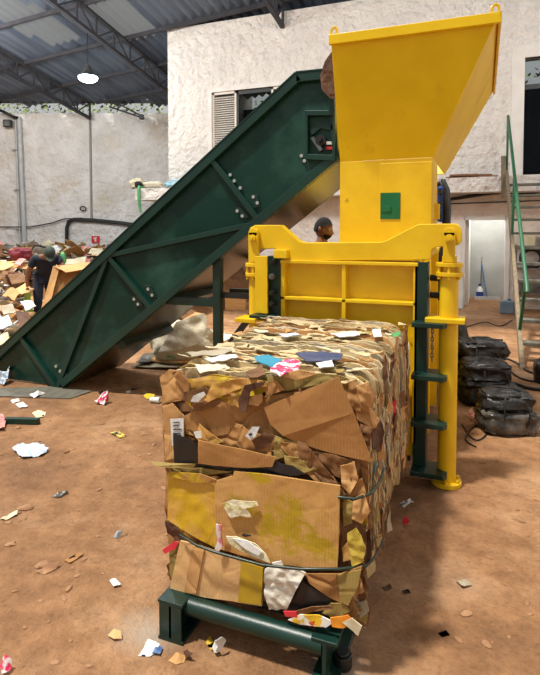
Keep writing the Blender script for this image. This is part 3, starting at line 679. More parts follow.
# columns with flanges and pins
def column(pxc, base_z=0.0):
    YK = YG + .03; c_ = GP(pxc, 300, YK); x = c_.x
    z_ = lambda y: PY(pxc, y, YK).z
    m = MB(); m.cyl((x, YK, .03), (x, YK, z_(273)), .058, 24); m.build('column', YELW, pr, smooth=True)
    m = MB(); m.box((x - .036, YK - .075, z_(262)), (x + .036, YK - .035, z_(232))); m.cyl((x, YK - .075, z_(233)), (x, YK - .035, z_(233)), .036, 16); m.build('clevis', YELW, pr, bevel=.004)
    q = Vector((x, YK - .075, z_(238))); m = MB(); m.cyl(q, q + Vector((0, -.025, 0)), .026, 16); m.cyl(q, q + Vector((0, -.045, 0)), .014, 8); m.build('pin', YELW, pr)
    m = MB(); m.cyl((x, YK, z_(262)), (x, YK, z_(256)), .046, 18); m.cyl((x, YK, z_(276)), (x, YK, z_(262)), .05, 18); m.build('collar', YELW, pr, smooth=True)
    for y0 in (266.5, 276): m = MB(); m.cyl((x, YK, z_(y0)), (x, YK, z_(y0) + .026), .085, 26); m.build('flange', YELW, pr, bevel=.003)
    for k in range(6):
        a_ = math.pi * (k + .5) / 3; bx, by = x + .07 * math.cos(a_), YK + .07 * math.sin(a_)
        m = MB(); m.cyl((bx, by, z_(279)), (bx, by, z_(262.5)), .011, 8); m.build('bolt', YELW, pr)
    zc = z_(319); m = MB(); m.box((x - .14, YK - .09, zc - .018), (x + .10, YK + .09, zc + .012)); m.build('column_plate', YELW, pr, bevel=.004)
    m = MB(); m.cyl((x, YK, 0), (x, YK, .03), .095, 26); m.build('base_flange', YELW, pr, bevel=.004)
    for k in range(6):
        a_ = math.pi * (k + .5) / 3; m = MB(); m.cyl((x + .078 * math.cos(a_), YK + .078 * math.sin(a_), .03), (x + .078 * math.cos(a_), YK + .078 * math.sin(a_), .048), .013, 6); m.build('bolt', YELW, pr)
    return x
xcr = column(449); xcl = column(257)
# green guide post with shelf plates
gx0, gx1 = GP(414.5, 300).x, GP(427.5, 300).x; zg = GP(420, 262).z
m = MB(); m.box((gx0, YG - .01, .10), (gx1, YG + .0, zg)); m.box((gx0, YG, .10), (gx0 + .012, YG + .12, zg)); m.box((gx1 - .012, YG, .10), (gx1, YG + .12, zg)); m.build('guide_post', GRN2, pr, bevel=.003)
for y in (322, 374, 421, 470):
    z_ = PY(428, y, YG - .05).z; x1_ = PY(447, y, YG - .05).x
    m = MB(); m.prism([(gx0 - .005, YG - .11, z_), (x1_ - .02, YG - .11, z_), (x1_, YG - .08, z_), (x1_, YG + .1, z_), (gx0 - .005, YG + .1, z_)], (0, 0, -.03)); m.build('guide_plate', GRN2, pr, bevel=.003)
m = MB(); zs_ = [GP(412, y).z for y in (330, 356, 366, 376, 404, 414, 424, 452, 462, 476)]
for y in (340, 400, 450):
    q = GP(413.5, y); m.cyl((q.x, YG + .02, q.z), (q.x, YG + .05, q.z), .03, 14)
q0, q1 = GP(407, 328).x, GP(414, 328).x; m.box((q0, YG + .03, .15), (q1, YG + .05, GP(412, 325).z)); m.build('scalloped_edge', YELW, pr)
# chains
m = MB()
for k in range(9):
    z_ = GP(433, 326).z - .026 * k; m.tube([(GP(433, 326).x + (.008 * math.cos(t) if k % 2 else 0), YG - .04 + (0 if k % 2 else .008 * math.cos(t)), z_ + .016 * math.sin(t)) for t in [2 * math.pi * i / 8 for i in range(9)]], .004, 5)
m.build('chain', STEEL, pr)
# cylinder rods linking guide post and column
for y in (280, 298):
    z_ = GP(434, y).z; m = MB(); m.cyl((gx1, YG + .16, z_), (xcr + .02, YG + .16, z_), .022, 12); m.build('link_rod', BLKM, pr)
# latch on the other side
lx0, lx1 = PY(255, 280, YG - .08).x, PY(267, 280, YG - .08).x
m = MB(); m.prism([PY(254.5, 256, YG - .08), PY(267, 256, YG - .08), PY(267.5, 314, YG - .08), PY(255, 313, YG - .08)], (0, .02, 0)); m.build('latch_plate', YELW, pr, bevel=.004)
kx0, kx1 = PY(267, 280, YG - .02).x, PY(280, 280, YG - .02).x; kz0, kz1 = PY(272, 314, YG - .02).z, PY(272, 256, YG - .02).z
m = MB(); m.box((kx0, YG - .02, kz0), (kx1, YG + .05, kz1)); m.build('latch_body', GRN2, pr, bevel=.004)
for y in (262, 276, 292, 303):
    q = PY(274, y, YG - .02); m = MB(); m.cyl(q, q + Vector((0, -.05, 0)), .022, 8); m.cyl(q, q + Vector((0, -.075, 0)), .011, 8); m.build('latch_bolt', BLKM if y != 276 else STEEL, pr)
q = PY(262, 315, YG - .1); m = MB(); m.box((PY(257, 315, YG).x, YG - .14, q.z - .02), (kx1, YG - .0, q.z)); m.build('latch_tray', GRN2, pr)
q = PY(281, 254, YG - .03); m = MB(); m.box((q.x - .05, YG - .05, q.z - .03), (q.x + .05, YG, q.z + .03)); m.build('hinge_block', YELW, pr, bevel=.004)
# hydraulic hoses
for k, (mt_, o_) in enumerate(((RUB, 0), (RUB, 2.5), (BLUEM, 5), (RUB, 7))):
    m = MB(); Yh = 5.2 + .06 * k; m.tube([PY(436, 186, Yh), PY(440 + o_ * .5, 182, Yh), PY(444 + o_ * .3, 190, Yh), PY(446 + o_ * .2, 210, Yh), PY(446, 235, Yh), PY(441, 262, Yh), PY(440, 300, Yh)], .035 if k != 2 else .03, 10); m.build('hydraulic_hose', mt_, pr, smooth=True, angle=60)
qa, qb = PY(437, 222, 5.2), PY(444, 186, 5.2); m = MB(); m.box((qa.x, 5.15, qa.z), (qb.x, 5.4, qb.z)); m.build('valve_block', BLUEM, pr, bevel=.02)
for y_ in (192, 204, 216):
    q = PY(440.5, y_, 5.15); m = MB(); m.cyl(q, q + Vector((0, -.07, 0)), .022, 10); m.build('valve_fitting', BLKM, pr)
m = MB(); q = PY(438, 240, 5.0); z1_, z2_ = PY(436, 219, 4.6).z, PY(436, 204, 4.6).z; m.box((NR.x, 4.55, z1_), (NR.x + .035, 4.65, z2_)); m.build('hinge_bracket', YELW, pr)
# ------------------------------------------------------------------ stand under the bale
st = thing('roller_stand', 'low dark green steel stand with two round bars under the bale', 'stand', (-.87, 1.92, 0))
def ibeam(x, ya, yb, H, W):
    m = MB(); m.box((x - W / 2, ya, H - .014), (x + W / 2, yb, H)); m.box((x - W / 2, ya, 0), (x + W / 2, yb, .014)); m.box((x - .008, ya, .014), (x + .008, yb, H - .014)); return m
lx = PZ(172, 640).x; rx = PZ(329, 670).x
HB = .165
ibeam(lx, 1.80, 2.16, HB, .115).build('end_beam', GRN2, st, bevel=.003)
ibeam(rx, 1.83, 2.16, HB, .10).build('end_beam', GRN2, st, bevel=.003)
m = MB(); m.box((lx - .05, 1.80, .014), (lx + .05, 1.81, HB - .014)); m.build('end_plate', GRN2, st)
for y, zz_ in ((1.86, .128), (2.01, .128)):
    m = MB(); m.cyl((lx + .01, y, zz_), (rx - .01, y, zz_), .036, 20); m.build('round_bar', GRN2, st, smooth=True)
q = PZ(341, 672); m = MB(); m.cyl((q.x, q.y + .03, 0), (q.x, q.y + .03, .05), .035, 16); m.cyl((q.x, q.y + .03, .05), (q.x, q.y + .03, .06), .026, 16); m.build('foot', BLKM, st, bevel=.004)

# ------------------------------------------------------------------ the bale
BF, BB = 2.02, 3.50
bl = thing('cardboard_bale', 'strapped bale of crushed brown cardboard standing on green steel stand', 'bale', (-.87, 2.7, HB))
ZB, ZT = HB + .004, 1.055
LM = [C_BGE, C_BGE2, C_BGE, C_DRK, C_BGE2, C_GRY, C_TAN, C_BGE, C_MID, C_OLV, C_BGE2, C_BGE2, C_GRY, C_BGE]
def bale_edges(y):
    t = (y - BF) / (BB - BF)
    return -1.27 - .13 * t, -.43 + .0 * t, ZB, ZT + .0 * t
NLAY = 96
def layer(k):
    y0 = BF + (BB - BF) * k / NLAY; th = (BB - BF) / NLAY * U(.8, 1.25)
    xl_, xr_, zb_, zt_ = bale_edges(y0)
    cx, cz = (xl_ + xr_) / 2, (zb_ + zt_) / 2; hw, hh = (xr_ - xl_) / 2, (zt_ - zb_) / 2
    sx_, sz_ = U(-.022, .016), U(-.03, .012)
    npr = 150; ring = []; e = 9.0
    for i in range(npr):
        a_ = 2 * math.pi * i / npr
        ca, sa = math.cos(a_), math.sin(a_)
        r = (abs(ca) ** e + abs(sa) ** e) ** (-1 / e)
        x = ca * r * (hw + sx_); z = sa * r * (hh + sz_)
        j = 1 + .030 * noise.noise(Vector((x * 5, z * 5, k * .9))) + .022 * noise.noise(Vector((x * 17, z * 17, k * 2.3))) + .014 * noise.noise(Vector((x * 45, z * 45, k * 3.3)))
        if z < -hh * .9: j = min(j, 1.0)
        x *= j; z = max(z * j, -hh)
        w = .045 * noise.noise(Vector((x * 2.2 + 4, z * 2.2, y0 * 1.1))) + .016 * noise.noise(Vector((x * 8, z * 8, y0 * 3)))
        ring.append(Vector((cx + x, y0 + w, cz + z)))
    c0 = sum(ring, Vector()) / npr
    fr_ = ring; bk = [v + Vector((0, th, 0)) for v in ring]
    inn = [c0 + (v - c0) * .90 for v in fr_]; inb = [c0 + (v - c0) * .90 + Vector((0, th, 0)) for v in fr_]
    m = MB(); fs = []
    vs = fr_ + bk + inn + inb + [c0, c0 + Vector((0, th, 0))]; n_ = npr
    for i in range(n_):
        j = (i + 1) % n_
        fs += [(i, j, n_ + j, n_ + i), (j, i, 2 * n_ + i, 2 * n_ + j), (n_ + i, n_ + j, 3 * n_ + j, 3 * n_ + i), (2 * n_ + j, 2 * n_ + i, 4 * n_), (3 * n_ + i, 3 * n_ + j, 4 * n_ + 1)]
    m.add(vs, fs)
    m.build('cardboard_layer', random.choice(LM), bl)
for k in range(NLAY): layer(k)

C_MAIN = card('cardboard_paint_splashed', srgb(186, 140, 78), srgb(200, 154, 92), crease=.05)
nt = C_MAIN.node_tree; L = nt.links; b_ = nt.nodes['Principled BSDF']; old_ = b_.inputs['Base Color'].links[0].from_socket
tc = N(nt, 'ShaderNodeTexCoord'); acc = None
for cx_, cy_, rx_, rz_ in ((285, 528, .24, .12), (325, 548, .14, .09), (243, 512, .07, .06), (258, 478, .12, .03)):
    c_ = PY(cx_, cy_, BF - .135) - ROOTLOC(bl); mp = N(nt, 'ShaderNodeMapping'); mp.inputs['Scale'].default_value = (1 / rx_, 1, 1 / rz_); mp.inputs['Location'].default_value = (-c_.x / rx_, -c_.y, -c_.z / rz_)
    L.new(tc.outputs['Object'], mp.inputs['Vector']); ln = N(nt, 'ShaderNodeVectorMath', operation='LENGTH'); L.new(mp.outputs[0], ln.inputs[0])
    if acc is None: acc = ln.outputs['Value']
    else: mn = N(nt, 'ShaderNodeMath', operation='MINIMUM'); L.new(acc, mn.inputs[0]); L.new(ln.outputs['Value'], mn.inputs[1]); acc = mn.outputs[0]
nz = N(nt, 'ShaderNodeTexNoise'); nz.inputs['Scale'].default_value = 14; nz.inputs['Detail'].default_value = 7; nz.inputs['Roughness'].default_value = .7; L.new(tc.outputs['Object'], nz.inputs['Vector'])
ma = N(nt, 'ShaderNodeMath', operation='MULTIPLY_ADD'); L.new(nz.outputs['Fac'], ma.inputs[0]); ma.inputs[1].default_value = 4.0; L.new(acc, ma.inputs[2])
mk = N(nt, 'ShaderNodeMapRange'); mk.inputs['From Min'].default_value = 2.85; mk.inputs['From Max'].default_value = 2.3; L.new(ma.outputs[0], mk.inputs['Value'])
mx = N(nt, 'ShaderNodeMix', data_type='RGBA'); L.new(mk.outputs[0], mx.inputs[0]); L.new(old_, mx.inputs[6]); mx.inputs[7].default_value = srgb(170, 140, 20); L.new(mx.outputs[2], b_.inputs['Base Color'])
def bsheet(pts, dy, mat, name='cardboard_sheet', amp=.006, freq=9, cuts=3, seed=None, thick=.005, label=None, bend=None):
    """a sheet on the bale front: outline as seen, each corner at its own depth in front of the layers"""
    P = []
    for q in pts:
        y = BF - dy - (q[2] if len(q) > 2 else 0); P.append(PY(q[0], q[1], y))
    m = MB(); m.sheet(P, thick, cuts, amp, freq, seed if seed is not None else U(0, 50), None, (0, -1, 0), bend)
    o = m.build(name, mat, bl, smooth=True, angle=35)
    if label: o['label'] = label
    return o
# filler behind: creased brown cardboard all over the face
bsheet([(164, 380), (230, 378), (300, 380), (366, 386), (369, 480), (364, 560), (352, 622), (300, 614), (230, 602), (173, 588), (166, 520), (164, 440)], .045, C_MID, amp=.024, freq=6, cuts=5)
for i in range(46):        # crumpled small folds that fill the face between the big sheets
    cx, cy = U(172, 362), U(384, 612)
    if cy > 575 and cx < 200: continue
    w, h, a_ = U(12, 34), U(8, 26), U(0, 3.14)
    pts = []
    for k in range(5):
        t = a_ + 2 * math.pi * k / 5 + U(-.3, .3); pts.append((min(max(cx + w * math.cos(t), 166), 369), min(max(cy + h * math.sin(t), 378), 622 - (370 - cx) * .17), U(-.02, .02)))
    bsheet(pts, U(.05, .07), random.choice([C_MID, C_DRK, C_TAN, C_OLV, C_DRK, C_DEEP, C_YEL3]), amp=.014, freq=12, cuts=3)
# upper band of folds
bsheet([(160, 377), (168, 370), (184, 372), (188, 386), (184, 400), (164, 403)], .075, C_TAN, amp=.012, freq=14, cuts=4)
bsheet([(170, 372), (180, 371), (190, 384), (189, 398)], .095, C_MID, amp=.008, freq=12, cuts=4)
bsheet([(188, 380), (215, 374), (262, 380), (275, 386), (262, 393), (240, 402), (214, 408), (196, 412), (186, 402)], .085, C_YEL4, amp=.02, freq=11, cuts=5)
bsheet([(184, 392), (205, 388), (214, 393), (196, 398), (188, 402), (182, 400)], .11, C_DRK, 'torn_paper', amp=.008, cuts=4)
bsheet([(193, 396), (203, 392), (205, 395), (198, 402), (190, 402)], .125, P_WHT, 'torn_paper', amp=.004, cuts=3)
bsheet([(212, 384), (240, 378), (262, 381), (266, 387), (246, 386), (222, 396), (208, 402), (204, 400)], .12, C_YEL, amp=.014, freq=12, cuts=5)
bsheet([(238, 401), (245, 385), (266, 381), (264, 385), (250, 392), (246, 412), (240, 412)], .125, C_DEEP, amp=.01, cuts=5)
bsheet([(246, 404), (252, 396), (262, 394), (262, 402), (258, 406)], .11, C_TAN, amp=.006, cuts=4)
bsheet([(262, 378), (300, 372), (336, 375), (350, 380), (320, 385), (280, 392), (262, 390)], .07, C_OLV, amp=.014, freq=10, cuts=5)
# the wide dark sheet of the upper half, then the great tilted sheet over it
bsheet([(184, 416), (200, 408), (232, 402), (262, 396), (300, 392), (302, 452), (285, 456), (262, 448), (235, 446), (186, 434)], .085, C_MID, amp=.007, freq=6, cuts=5)
bsheet([(264, 407), (338, 377, .02), (353.5, 413, .02), (283, 436, .012), (270, 424, .006)], .105, C_BIG, amp=.003, freq=5, cuts=5, thick=.007, seed=3)
bsheet([(283, 436, .012), (353.5, 413, .02), (372, 462, .0), (330, 453, 0), (300, 444, 0)], .105, C_BIG, amp=.004, freq=5, cuts=5, thick=.007, seed=3)
bsheet([(300, 446), (350, 452), (360, 462), (357, 490), (340, 480), (318, 460)], .085, C_DRK, amp=.015, freq=10, cuts=5)
bsheet([(287, 446), (310, 448), (345, 490), (336, 497), (300, 470)], .095, C_MID, amp=.012, freq=12, cuts=5)
# mid band
bsheet([(199, 424), (205, 430), (222, 442), (215, 446), (200, 441), (195, 437)], .11, C_YEL, amp=.006, cuts=4)
bsheet([(222, 444), (236, 424), (249, 431), (266, 436), (272, 456), (250, 456), (232, 450)], .115, C_MID, amp=.010, freq=14, cuts=5)
bsheet([(252, 440), (264, 433), (275, 436), (268, 448), (255, 450)], .125, C_DEEP, amp=.012, freq=14, cuts=4)
bsheet([(245, 436), (252, 427), (259.5, 427), (255, 437), (250, 440)], .14, P_WHT, 'paper_label', amp=.002, cuts=3, thick=.002, label='small white paper label stuck on the upper bale')
bsheet([(248.5, 434), (251.5, 433), (252.5, 435), (250, 436.5)], .143, PL_BLK, 'print', amp=.001, cuts=2, thick=.001)
bsheet([(193.5, 432), (201, 431), (202, 438), (196, 438)], .125, P_WHT, 'paper_label', amp=.001, cuts=2, thick=.002)
bsheet([(274, 436), (300, 444), (302, 452), (274, 460)], .11, C_OLV, amp=.012, freq=14, cuts=5)
bsheet([(262, 404), (280, 428), (300, 446), (318, 470), (300, 470), (274, 440)], .075, C_DRK, amp=.012, cuts=4)
# left edge: long pale edge, printed label, black film
bsheet([(163, 406), (172, 403), (184, 416), (184, 440), (178, 458), (166, 460), (163, 430)], .08, C_TAN, amp=.006, cuts=4)
bsheet([(170, 419), (183.5, 418.5), (183.5, 440), (172, 446)], .10, P_WHT, 'printed_label', amp=.002, cuts=3, thick=.002, label='white printed label on the bale edge')
for y in (422, 425.5, 429, 433):
    bsheet([(173, y), (181.5 - (y % 3), y - .3), (181.5 - (y % 3), y + .8), (173, y + 1.1)], .103, PL_GRY, 'print', amp=0, cuts=1, thick=.001)
bsheet([(173, 433), (183, 437), (194, 442), (198, 446), (198, 463), (174, 463)], .12, PL_BLK, 'black_piece', amp=.005, cuts=4, label='black plastic square')
bsheet([(198, 440.5), (235, 448), (276, 457.5), (272, 467), (248, 468), (214, 466), (198, 463.5)], .135, C_BIG, amp=.005, freq=7, cuts=5, thick=.007)
bsheet([(150, 461, .02), (172, 463, .01), (196, 464), (194, 467), (170, 468, .02), (156, 466, .03)], .13, C_OLV, amp=.006, cuts=4, thick=.006)
bsheet([(170, 465), (200, 464), (262, 468), (300, 468), (300, 476), (262, 474), (200, 474), (172, 472)], .11, PL_BLK, 'black_piece', amp=.01, cuts=4)  # black strip put in as the dark slit between the sheets
bsheet([(274, 462), (292, 466), (305, 474), (292, 476), (270, 470)], .125, PL_BLK, 'black_piece', amp=.008, cuts=4)
bsheet([(172, 468), (200, 468), (232, 472), (200, 476), (176, 474)], .118, C_OLV, amp=.006, cuts=4)
# lower half: two great yellow stained sheets
bsheet([(169, 473), (215, 482), (215, 548), (200, 540), (180, 528), (167, 520)], .125, C_YEL2, amp=.006, freq=9, cuts=5, thick=.007)
bsheet([(169, 472), (200, 474), (216, 480), (215, 484), (190, 481), (170, 477)], .14, C_YEL3, amp=.004, cuts=4)
bsheet([(215, 481), (233, 476), (234, 471.5), (262, 474), (340, 486), (339, 530), (337, 571), (300, 566), (262, 562), (240, 555), (215, 547)], .135, C_MAIN, amp=.005, freq=7, cuts=5, thick=.008)
bsheet([(222, 504), (232, 500), (256, 502), (258, 506), (246, 508), (252, 518), (240, 516), (230, 518)], .155, P_SPOT, 'torn_paper', amp=.006, freq=16, cuts=4, thick=.003, label='crumpled white paper smeared with yellow')
bsheet([(241, 535), (244.5, 533), (244.5, 534.2), (251, 535), (251, 536.2), (244.5, 535.8), (244.5, 537)], .149, PL_BLK, 'arrow_print', amp=0, cuts=1, thick=.001)
# bottom row
bsheet([(180, 541), (200, 546), (240, 560), (264, 568), (262, 606), (236, 602), (205, 598), (170, 588)], .145, C_LGT, amp=.004, freq=7, cuts=5, thick=.007)
bsheet([(192, 546), (204, 549), (196, 594), (184, 592)], .152, C_TAN, amp=.003, cuts=4)
bsheet([(241, 561), (263, 568), (261, 605), (238, 602)], .155, pm('yellow_card', srgb(190, 156, 22), srgb(170, 140, 40), 16, .7), amp=.003, cuts=4, label='yellow painted piece')
bsheet([(166, 520), (178, 526), (186, 538), (176, 541), (166, 534)], .12, C_DEEP, amp=.012, freq=16, cuts=4)
bsheet([(162, 550), (174, 542), (178, 543), (175, 549), (165, 554)], .13, P_RED, 'red_wrapper', amp=.004, cuts=3, label='bright red scrap of wrapper')
bsheet([(170, 548), (178, 543), (180, 552), (172, 583), (169, 572)], .09, C_OLV, amp=.008, cuts=4)
bsheet([(216, 524), (222, 525), (221, 536), (223, 546), (217, 554), (215, 548), (218, 540), (216, 532)], .165, P_PNKW, 'paper_ribbon', amp=.006, cuts=4)
bsheet([(226, 536), (236, 536), (254, 544), (266, 555), (270, 563), (256, 558), (240, 550), (230, 543)], .16, P_SPOT, 'torn_paper', amp=.008, cuts=4)
bsheet([(232, 538), (247, 541), (262, 552), (258, 556), (244, 548)], .168, P_WHT, 'torn_paper', amp=.004, cuts=3)
bsheet([(265, 569), (280, 566), (298, 571), (305, 574), (296, 590), (290, 600), (286, 611), (268, 612), (264, 590)], .165, PL_BAG, 'plastic_bag', amp=.018, freq=16, cuts=5, label='crumpled white plastic bag')
bsheet([(272, 563), (281, 561), (284, 568), (274, 568)], .16, P_WHT, 'torn_paper', amp=.004, cuts=3)
bsheet([(300, 580), (330, 598), (334, 606), (310, 618), (286, 614), (290, 600)], .14, PL_BLK, 'black_piece', amp=.008, cuts=4)
bsheet([(304, 574), (340, 574), (362, 566), (357, 584), (347, 606), (330, 598), (310, 584)], .15, C_MID, amp=.004, cuts=4)
bsheet([(338, 575), (361, 570), (358, 586), (348, 606), (340, 602)], .158, C_OLV, amp=.004, cuts=4)
bsheet([(294, 612), (312, 607), (332, 606), (332, 609), (312, 612), (298, 618)], .165, C_DRK, amp=.004, cuts=3)
bsheet([(322, 614), (330, 604), (342, 604), (350, 612), (336, 620)], .155, C_OLV, amp=.006, cuts=4)
bsheet([(350, 612), (360, 606), (368, 616), (366, 624), (354, 618)], .12, C_OLV, amp=.006, cuts=4)
bsheet([(288, 620), (300, 615), (318, 616), (334, 622), (326, 628), (300, 625)], .17, P_MAG, 'printed_wrapper', amp=.008, cuts=4, label='colourful printed wrapper')
bsheet([(330, 618), (348, 615), (354, 622), (344, 628), (332, 627)], .172, P_ORG, 'orange_wrapper', amp=.008, cuts=4)
bsheet([(342, 622), (352, 618), (362, 626), (358, 636), (352, 630)], .175, P_CRM, 'torn_paper', amp=.008, cuts=4)
bsheet([(283, 612), (296, 612), (297, 618), (285, 617)], .172, P_RED, 'red_wrapper', amp=.004, cuts=3)
# right hand bottom crumples and ochre paper
bsheet([(340, 520), (352, 514), (366, 530), (366, 560), (342, 560)], .10, C_DRK, amp=.015, freq=14, cuts=5)
bsheet([(347, 534), (356, 528), (361, 536), (366, 548), (363, 562), (352, 566), (354, 552), (348, 546)], .135, pm('ochre_paper', srgb(176, 152, 50), srgb(196, 174, 84), 12, .6, bump=.4), 'torn_paper', amp=.012, freq=16, cuts=5)
bsheet([(342, 548), (350, 540), (352, 560), (343, 562)], .12, C_YEL, amp=.008, cuts=4)
bsheet([(346, 488), (362, 478), (368, 500), (360, 516), (348, 512)], .105, C_MID, amp=.02, freq=14, cuts=5)
bsheet([(344, 384), (356, 380), (364, 398), (360, 414), (350, 408)], .09, C_MID, amp=.02, freq=16, cuts=5)
bsheet([(354, 404), (368, 402), (380, 420, -.12), (372, 428, -.05), (358, 420)], .085, C_TAN, amp=.016, freq=16, cuts=5)
bsheet([(360, 424), (372, 428), (369, 452), (362, 440)], .08, C_DRK, amp=.012, freq=16, cuts=5)

for pts, dy, mt_, am in (
    ([(296, 441), (306, 445), (330, 474), (346, 495), (336, 497), (314, 474), (298, 456)], .118, C_DRK, .012),
    ([(276, 441), (292, 443), (318, 466), (336, 488), (322, 486), (300, 468)], .112, C_MID, .014),
    ([(312, 452), (336, 455), (352, 462), (352, 480), (334, 476)], .108, C_DRK, .016),
    ([(340, 466), (354, 462), (358, 480), (350, 494), (342, 486)], .115, C_TAN, .012),
    ([(284, 456), (300, 458), (316, 470), (300, 474), (286, 468)], .12, C_OLV, .012),
    ([(345, 576), (364, 570), (369, 590), (362, 606), (350, 600)], .10, C_DRK, .02),
    ([(346, 598), (360, 592), (370, 608), (368, 628), (354, 622)], .10, C_DRK, .02),
    ([(352, 580), (360, 578), (364, 592), (356, 596)], .125, C_TAN, .01),
    ([(356, 604), (366, 600), (369, 612), (360, 618)], .12, C_GRY, .01),
    ([(344, 606), (352, 600), (360, 612), (352, 620)], .135, C_MID, .01),
    ([(362, 536), (370, 528), (372, 556), (366, 568)], .07, C_DEEP, .012),
    ([(352, 500), (364, 494), (370, 512), (362, 524), (352, 518)], .12, C_TAN, .014),
    ([(343, 498), (352, 502), (352, 524), (343, 528)], .115, C_OLV, .012),
    ([(356, 386), (368, 382), (376, 396, -.08), (370, 408, -.02), (360, 402)], .095, C_TAN, .014),
    ([(372, 430, -.02), (380, 418, -.12), (386, 432, -.12), (380, 452, -.1), (374, 448)], .06, C_DEEP, .012),
    ([(192, 400), (214, 396), (226, 402), (204, 410), (190, 412)], .105, C_DRK, .012),
    ([(226, 398), (244, 394), (258, 398), (240, 408)], .10, C_YEL4, .012),
    ([(262, 384), (276, 380), (284, 390), (268, 396)], .10, C_MID, .014),
    ([(276, 374), (300, 370), (318, 374), (296, 380)], .09, C_TAN, .012)):
    bsheet(pts, dy, mt_, amp=am, freq=16, cuts=4)

# scraps poking out of the long side and lying on the top
def scrap(kind):
    y = U(BF + .02, BB - .03); xl_, xr_, zb_, zt_ = bale_edges(y)
    big = R() < .3
    if kind == 'side':
        z = U(zb_ + .05, zt_ - .03); h = U(.03, .13) if not big else U(.1, .22); w = U(.008, .03); x = xr_ + U(-.004, .02)
        P = [Vector((x + U(-.01, .012), y - w * U(.5, 1), z - h / 2)), Vector((x + U(-.005, .02), y + w * U(.5, 1), z - h / 2 * U(.6, 1))), Vector((x + U(0, .02), y + w * U(.4, 1), z + h / 2)), Vector((x + U(-.005, .01), y - w * U(.5, 1), z + h / 2 * U(.6, 1)))]
        return P, (1, 0, 0)
    x = U(xl_ + .03, xr_ - .03); z = zt_ + U(.0, .018); w = U(.015, .06) if not big else U(.05, .10); h = U(.006, .03)
    P = [Vector((x - w * U(.6, 1), y - h, z + U(-.012, .01))), Vector((x + w, y - h * U(.3, 1), z + U(-.012, .01))), Vector((x + w * U(.5, 1), y + h, z + U(-.012, .012))), Vector((x - w, y + h * U(.4, 1), z + U(-.012, .012)))]
    return P, (0, 0, 1)
SM = [C_TAN, C_MID, C_DRK, C_OLV, C_GRY, P_CRM, P_WHT, C_DEEP, C_LGT, C_DRK, C_MID, C_BGE2, C_GRY, C_DEEP, C_DRK, C_BGE2]
for kind, n_, nm in (('side', 98, 'edge_scrap'), ('top', 92, 'loose_scrap')):
    for i in range(n_):
        P, fc = scrap(kind); m = MB(); m.sheet(P, .003, 3, .012, 14, U(0, 90), None, fc)
        mt_ = random.choice(SM if kind == 'side' else [C_BGE, C_BGE, C_GRY, C_BGE, C_OLV, C_TAN, C_BGE, P_CRM, C_MID])
        if i % 29 == 5 and kind == 'side': mt_ = [P_RED, P_TEAL, P_YELW, PL_GRN][(i // 29) % 4]
        m.build(nm, mt_, bl, smooth=True, angle=35)
def tsheet(pts, dz, mat, name, amp=.006, label=None, seed=1):
    m = MB(); m.sheet([PZ(x, y, ZT + dz) for x, y in pts], .004, 4, amp, 14, seed, None, (0, 0, 1)); o = m.build(name, mat, bl, smooth=True, angle=35)
    if label: o['label'] = label
tsheet([(254, 357), (268, 355), (282, 360), (272, 366), (258, 362)], .035, P_TEAL, 'blue_card', .006, 'bright teal scrap')
tsheet([(296, 353), (320, 351), (343, 354), (340, 360), (306, 361)], .032, P_NAVY, 'navy_card', .006, 'faded navy card')
tsheet([(271, 366), (286, 359), (302, 361), (298, 369), (280, 376), (270, 372)], .05, P_MIX, 'printed_wrapper', .012, 'pink and white wrapper')
tsheet([(316, 362), (332, 360), (334, 366), (320, 368)], .035, P_WHT, 'torn_paper', .006)
tsheet([(279, 334), (296, 332), (300, 335), (286, 337)], .03, P_BLU, 'torn_paper', .006)
tsheet([(330, 333), (356, 331), (360, 335), (340, 337)], .03, P_WHT, 'torn_paper', .006)
tsheet([(204, 358), (236, 354), (238, 358), (212, 362)], .03, P_WHT, 'torn_paper', .008)
tsheet([(372, 330), (380, 328), (382, 336), (374, 337)], .03, P_WHT, 'torn_paper', .006)
tsheet([(391, 333), (399, 331), (401, 335), (394, 337)], .03, PL_GRN, 'green_scrap', .006)
tsheet([(246, 372), (262, 366), (266, 374), (250, 378)], .03, C_DRK, 'loose_scrap', .01)
tsheet([(186, 352), (230, 348), (232, 352), (192, 357)], .02, C_GRY, 'loose_scrap', .01)
tsheet([(195, 366), (225, 362), (230, 368), (200, 372)], .015, P_CRM, 'loose_scrap', .012)
# straps
def strap(path, w=.012, t=.003):
    m = MB(); m.tube(path, .0055, 6); o = m.build('strap', STRAP, bl, smooth=True, angle=80)
yf = BF - .19
strap([PY(180, 535, yf + .03), PY(196, 545, yf), PY(215, 552, yf), PY(240, 559, yf), PY(262, 565, yf), PY(300, 569, yf), PY(340, 569, yf + .02), PY(366, 566, yf + .08), PY(374, 558, 1.98), PY(380, 548, 2.1), PY(383, 540, 2.2)])
strap([PY(338, 497, yf + .05), PY(355, 499, yf + .05), PY(372, 493, yf + .1), PY(380, 482, yf + .2), PY(384, 468, 2.1)])

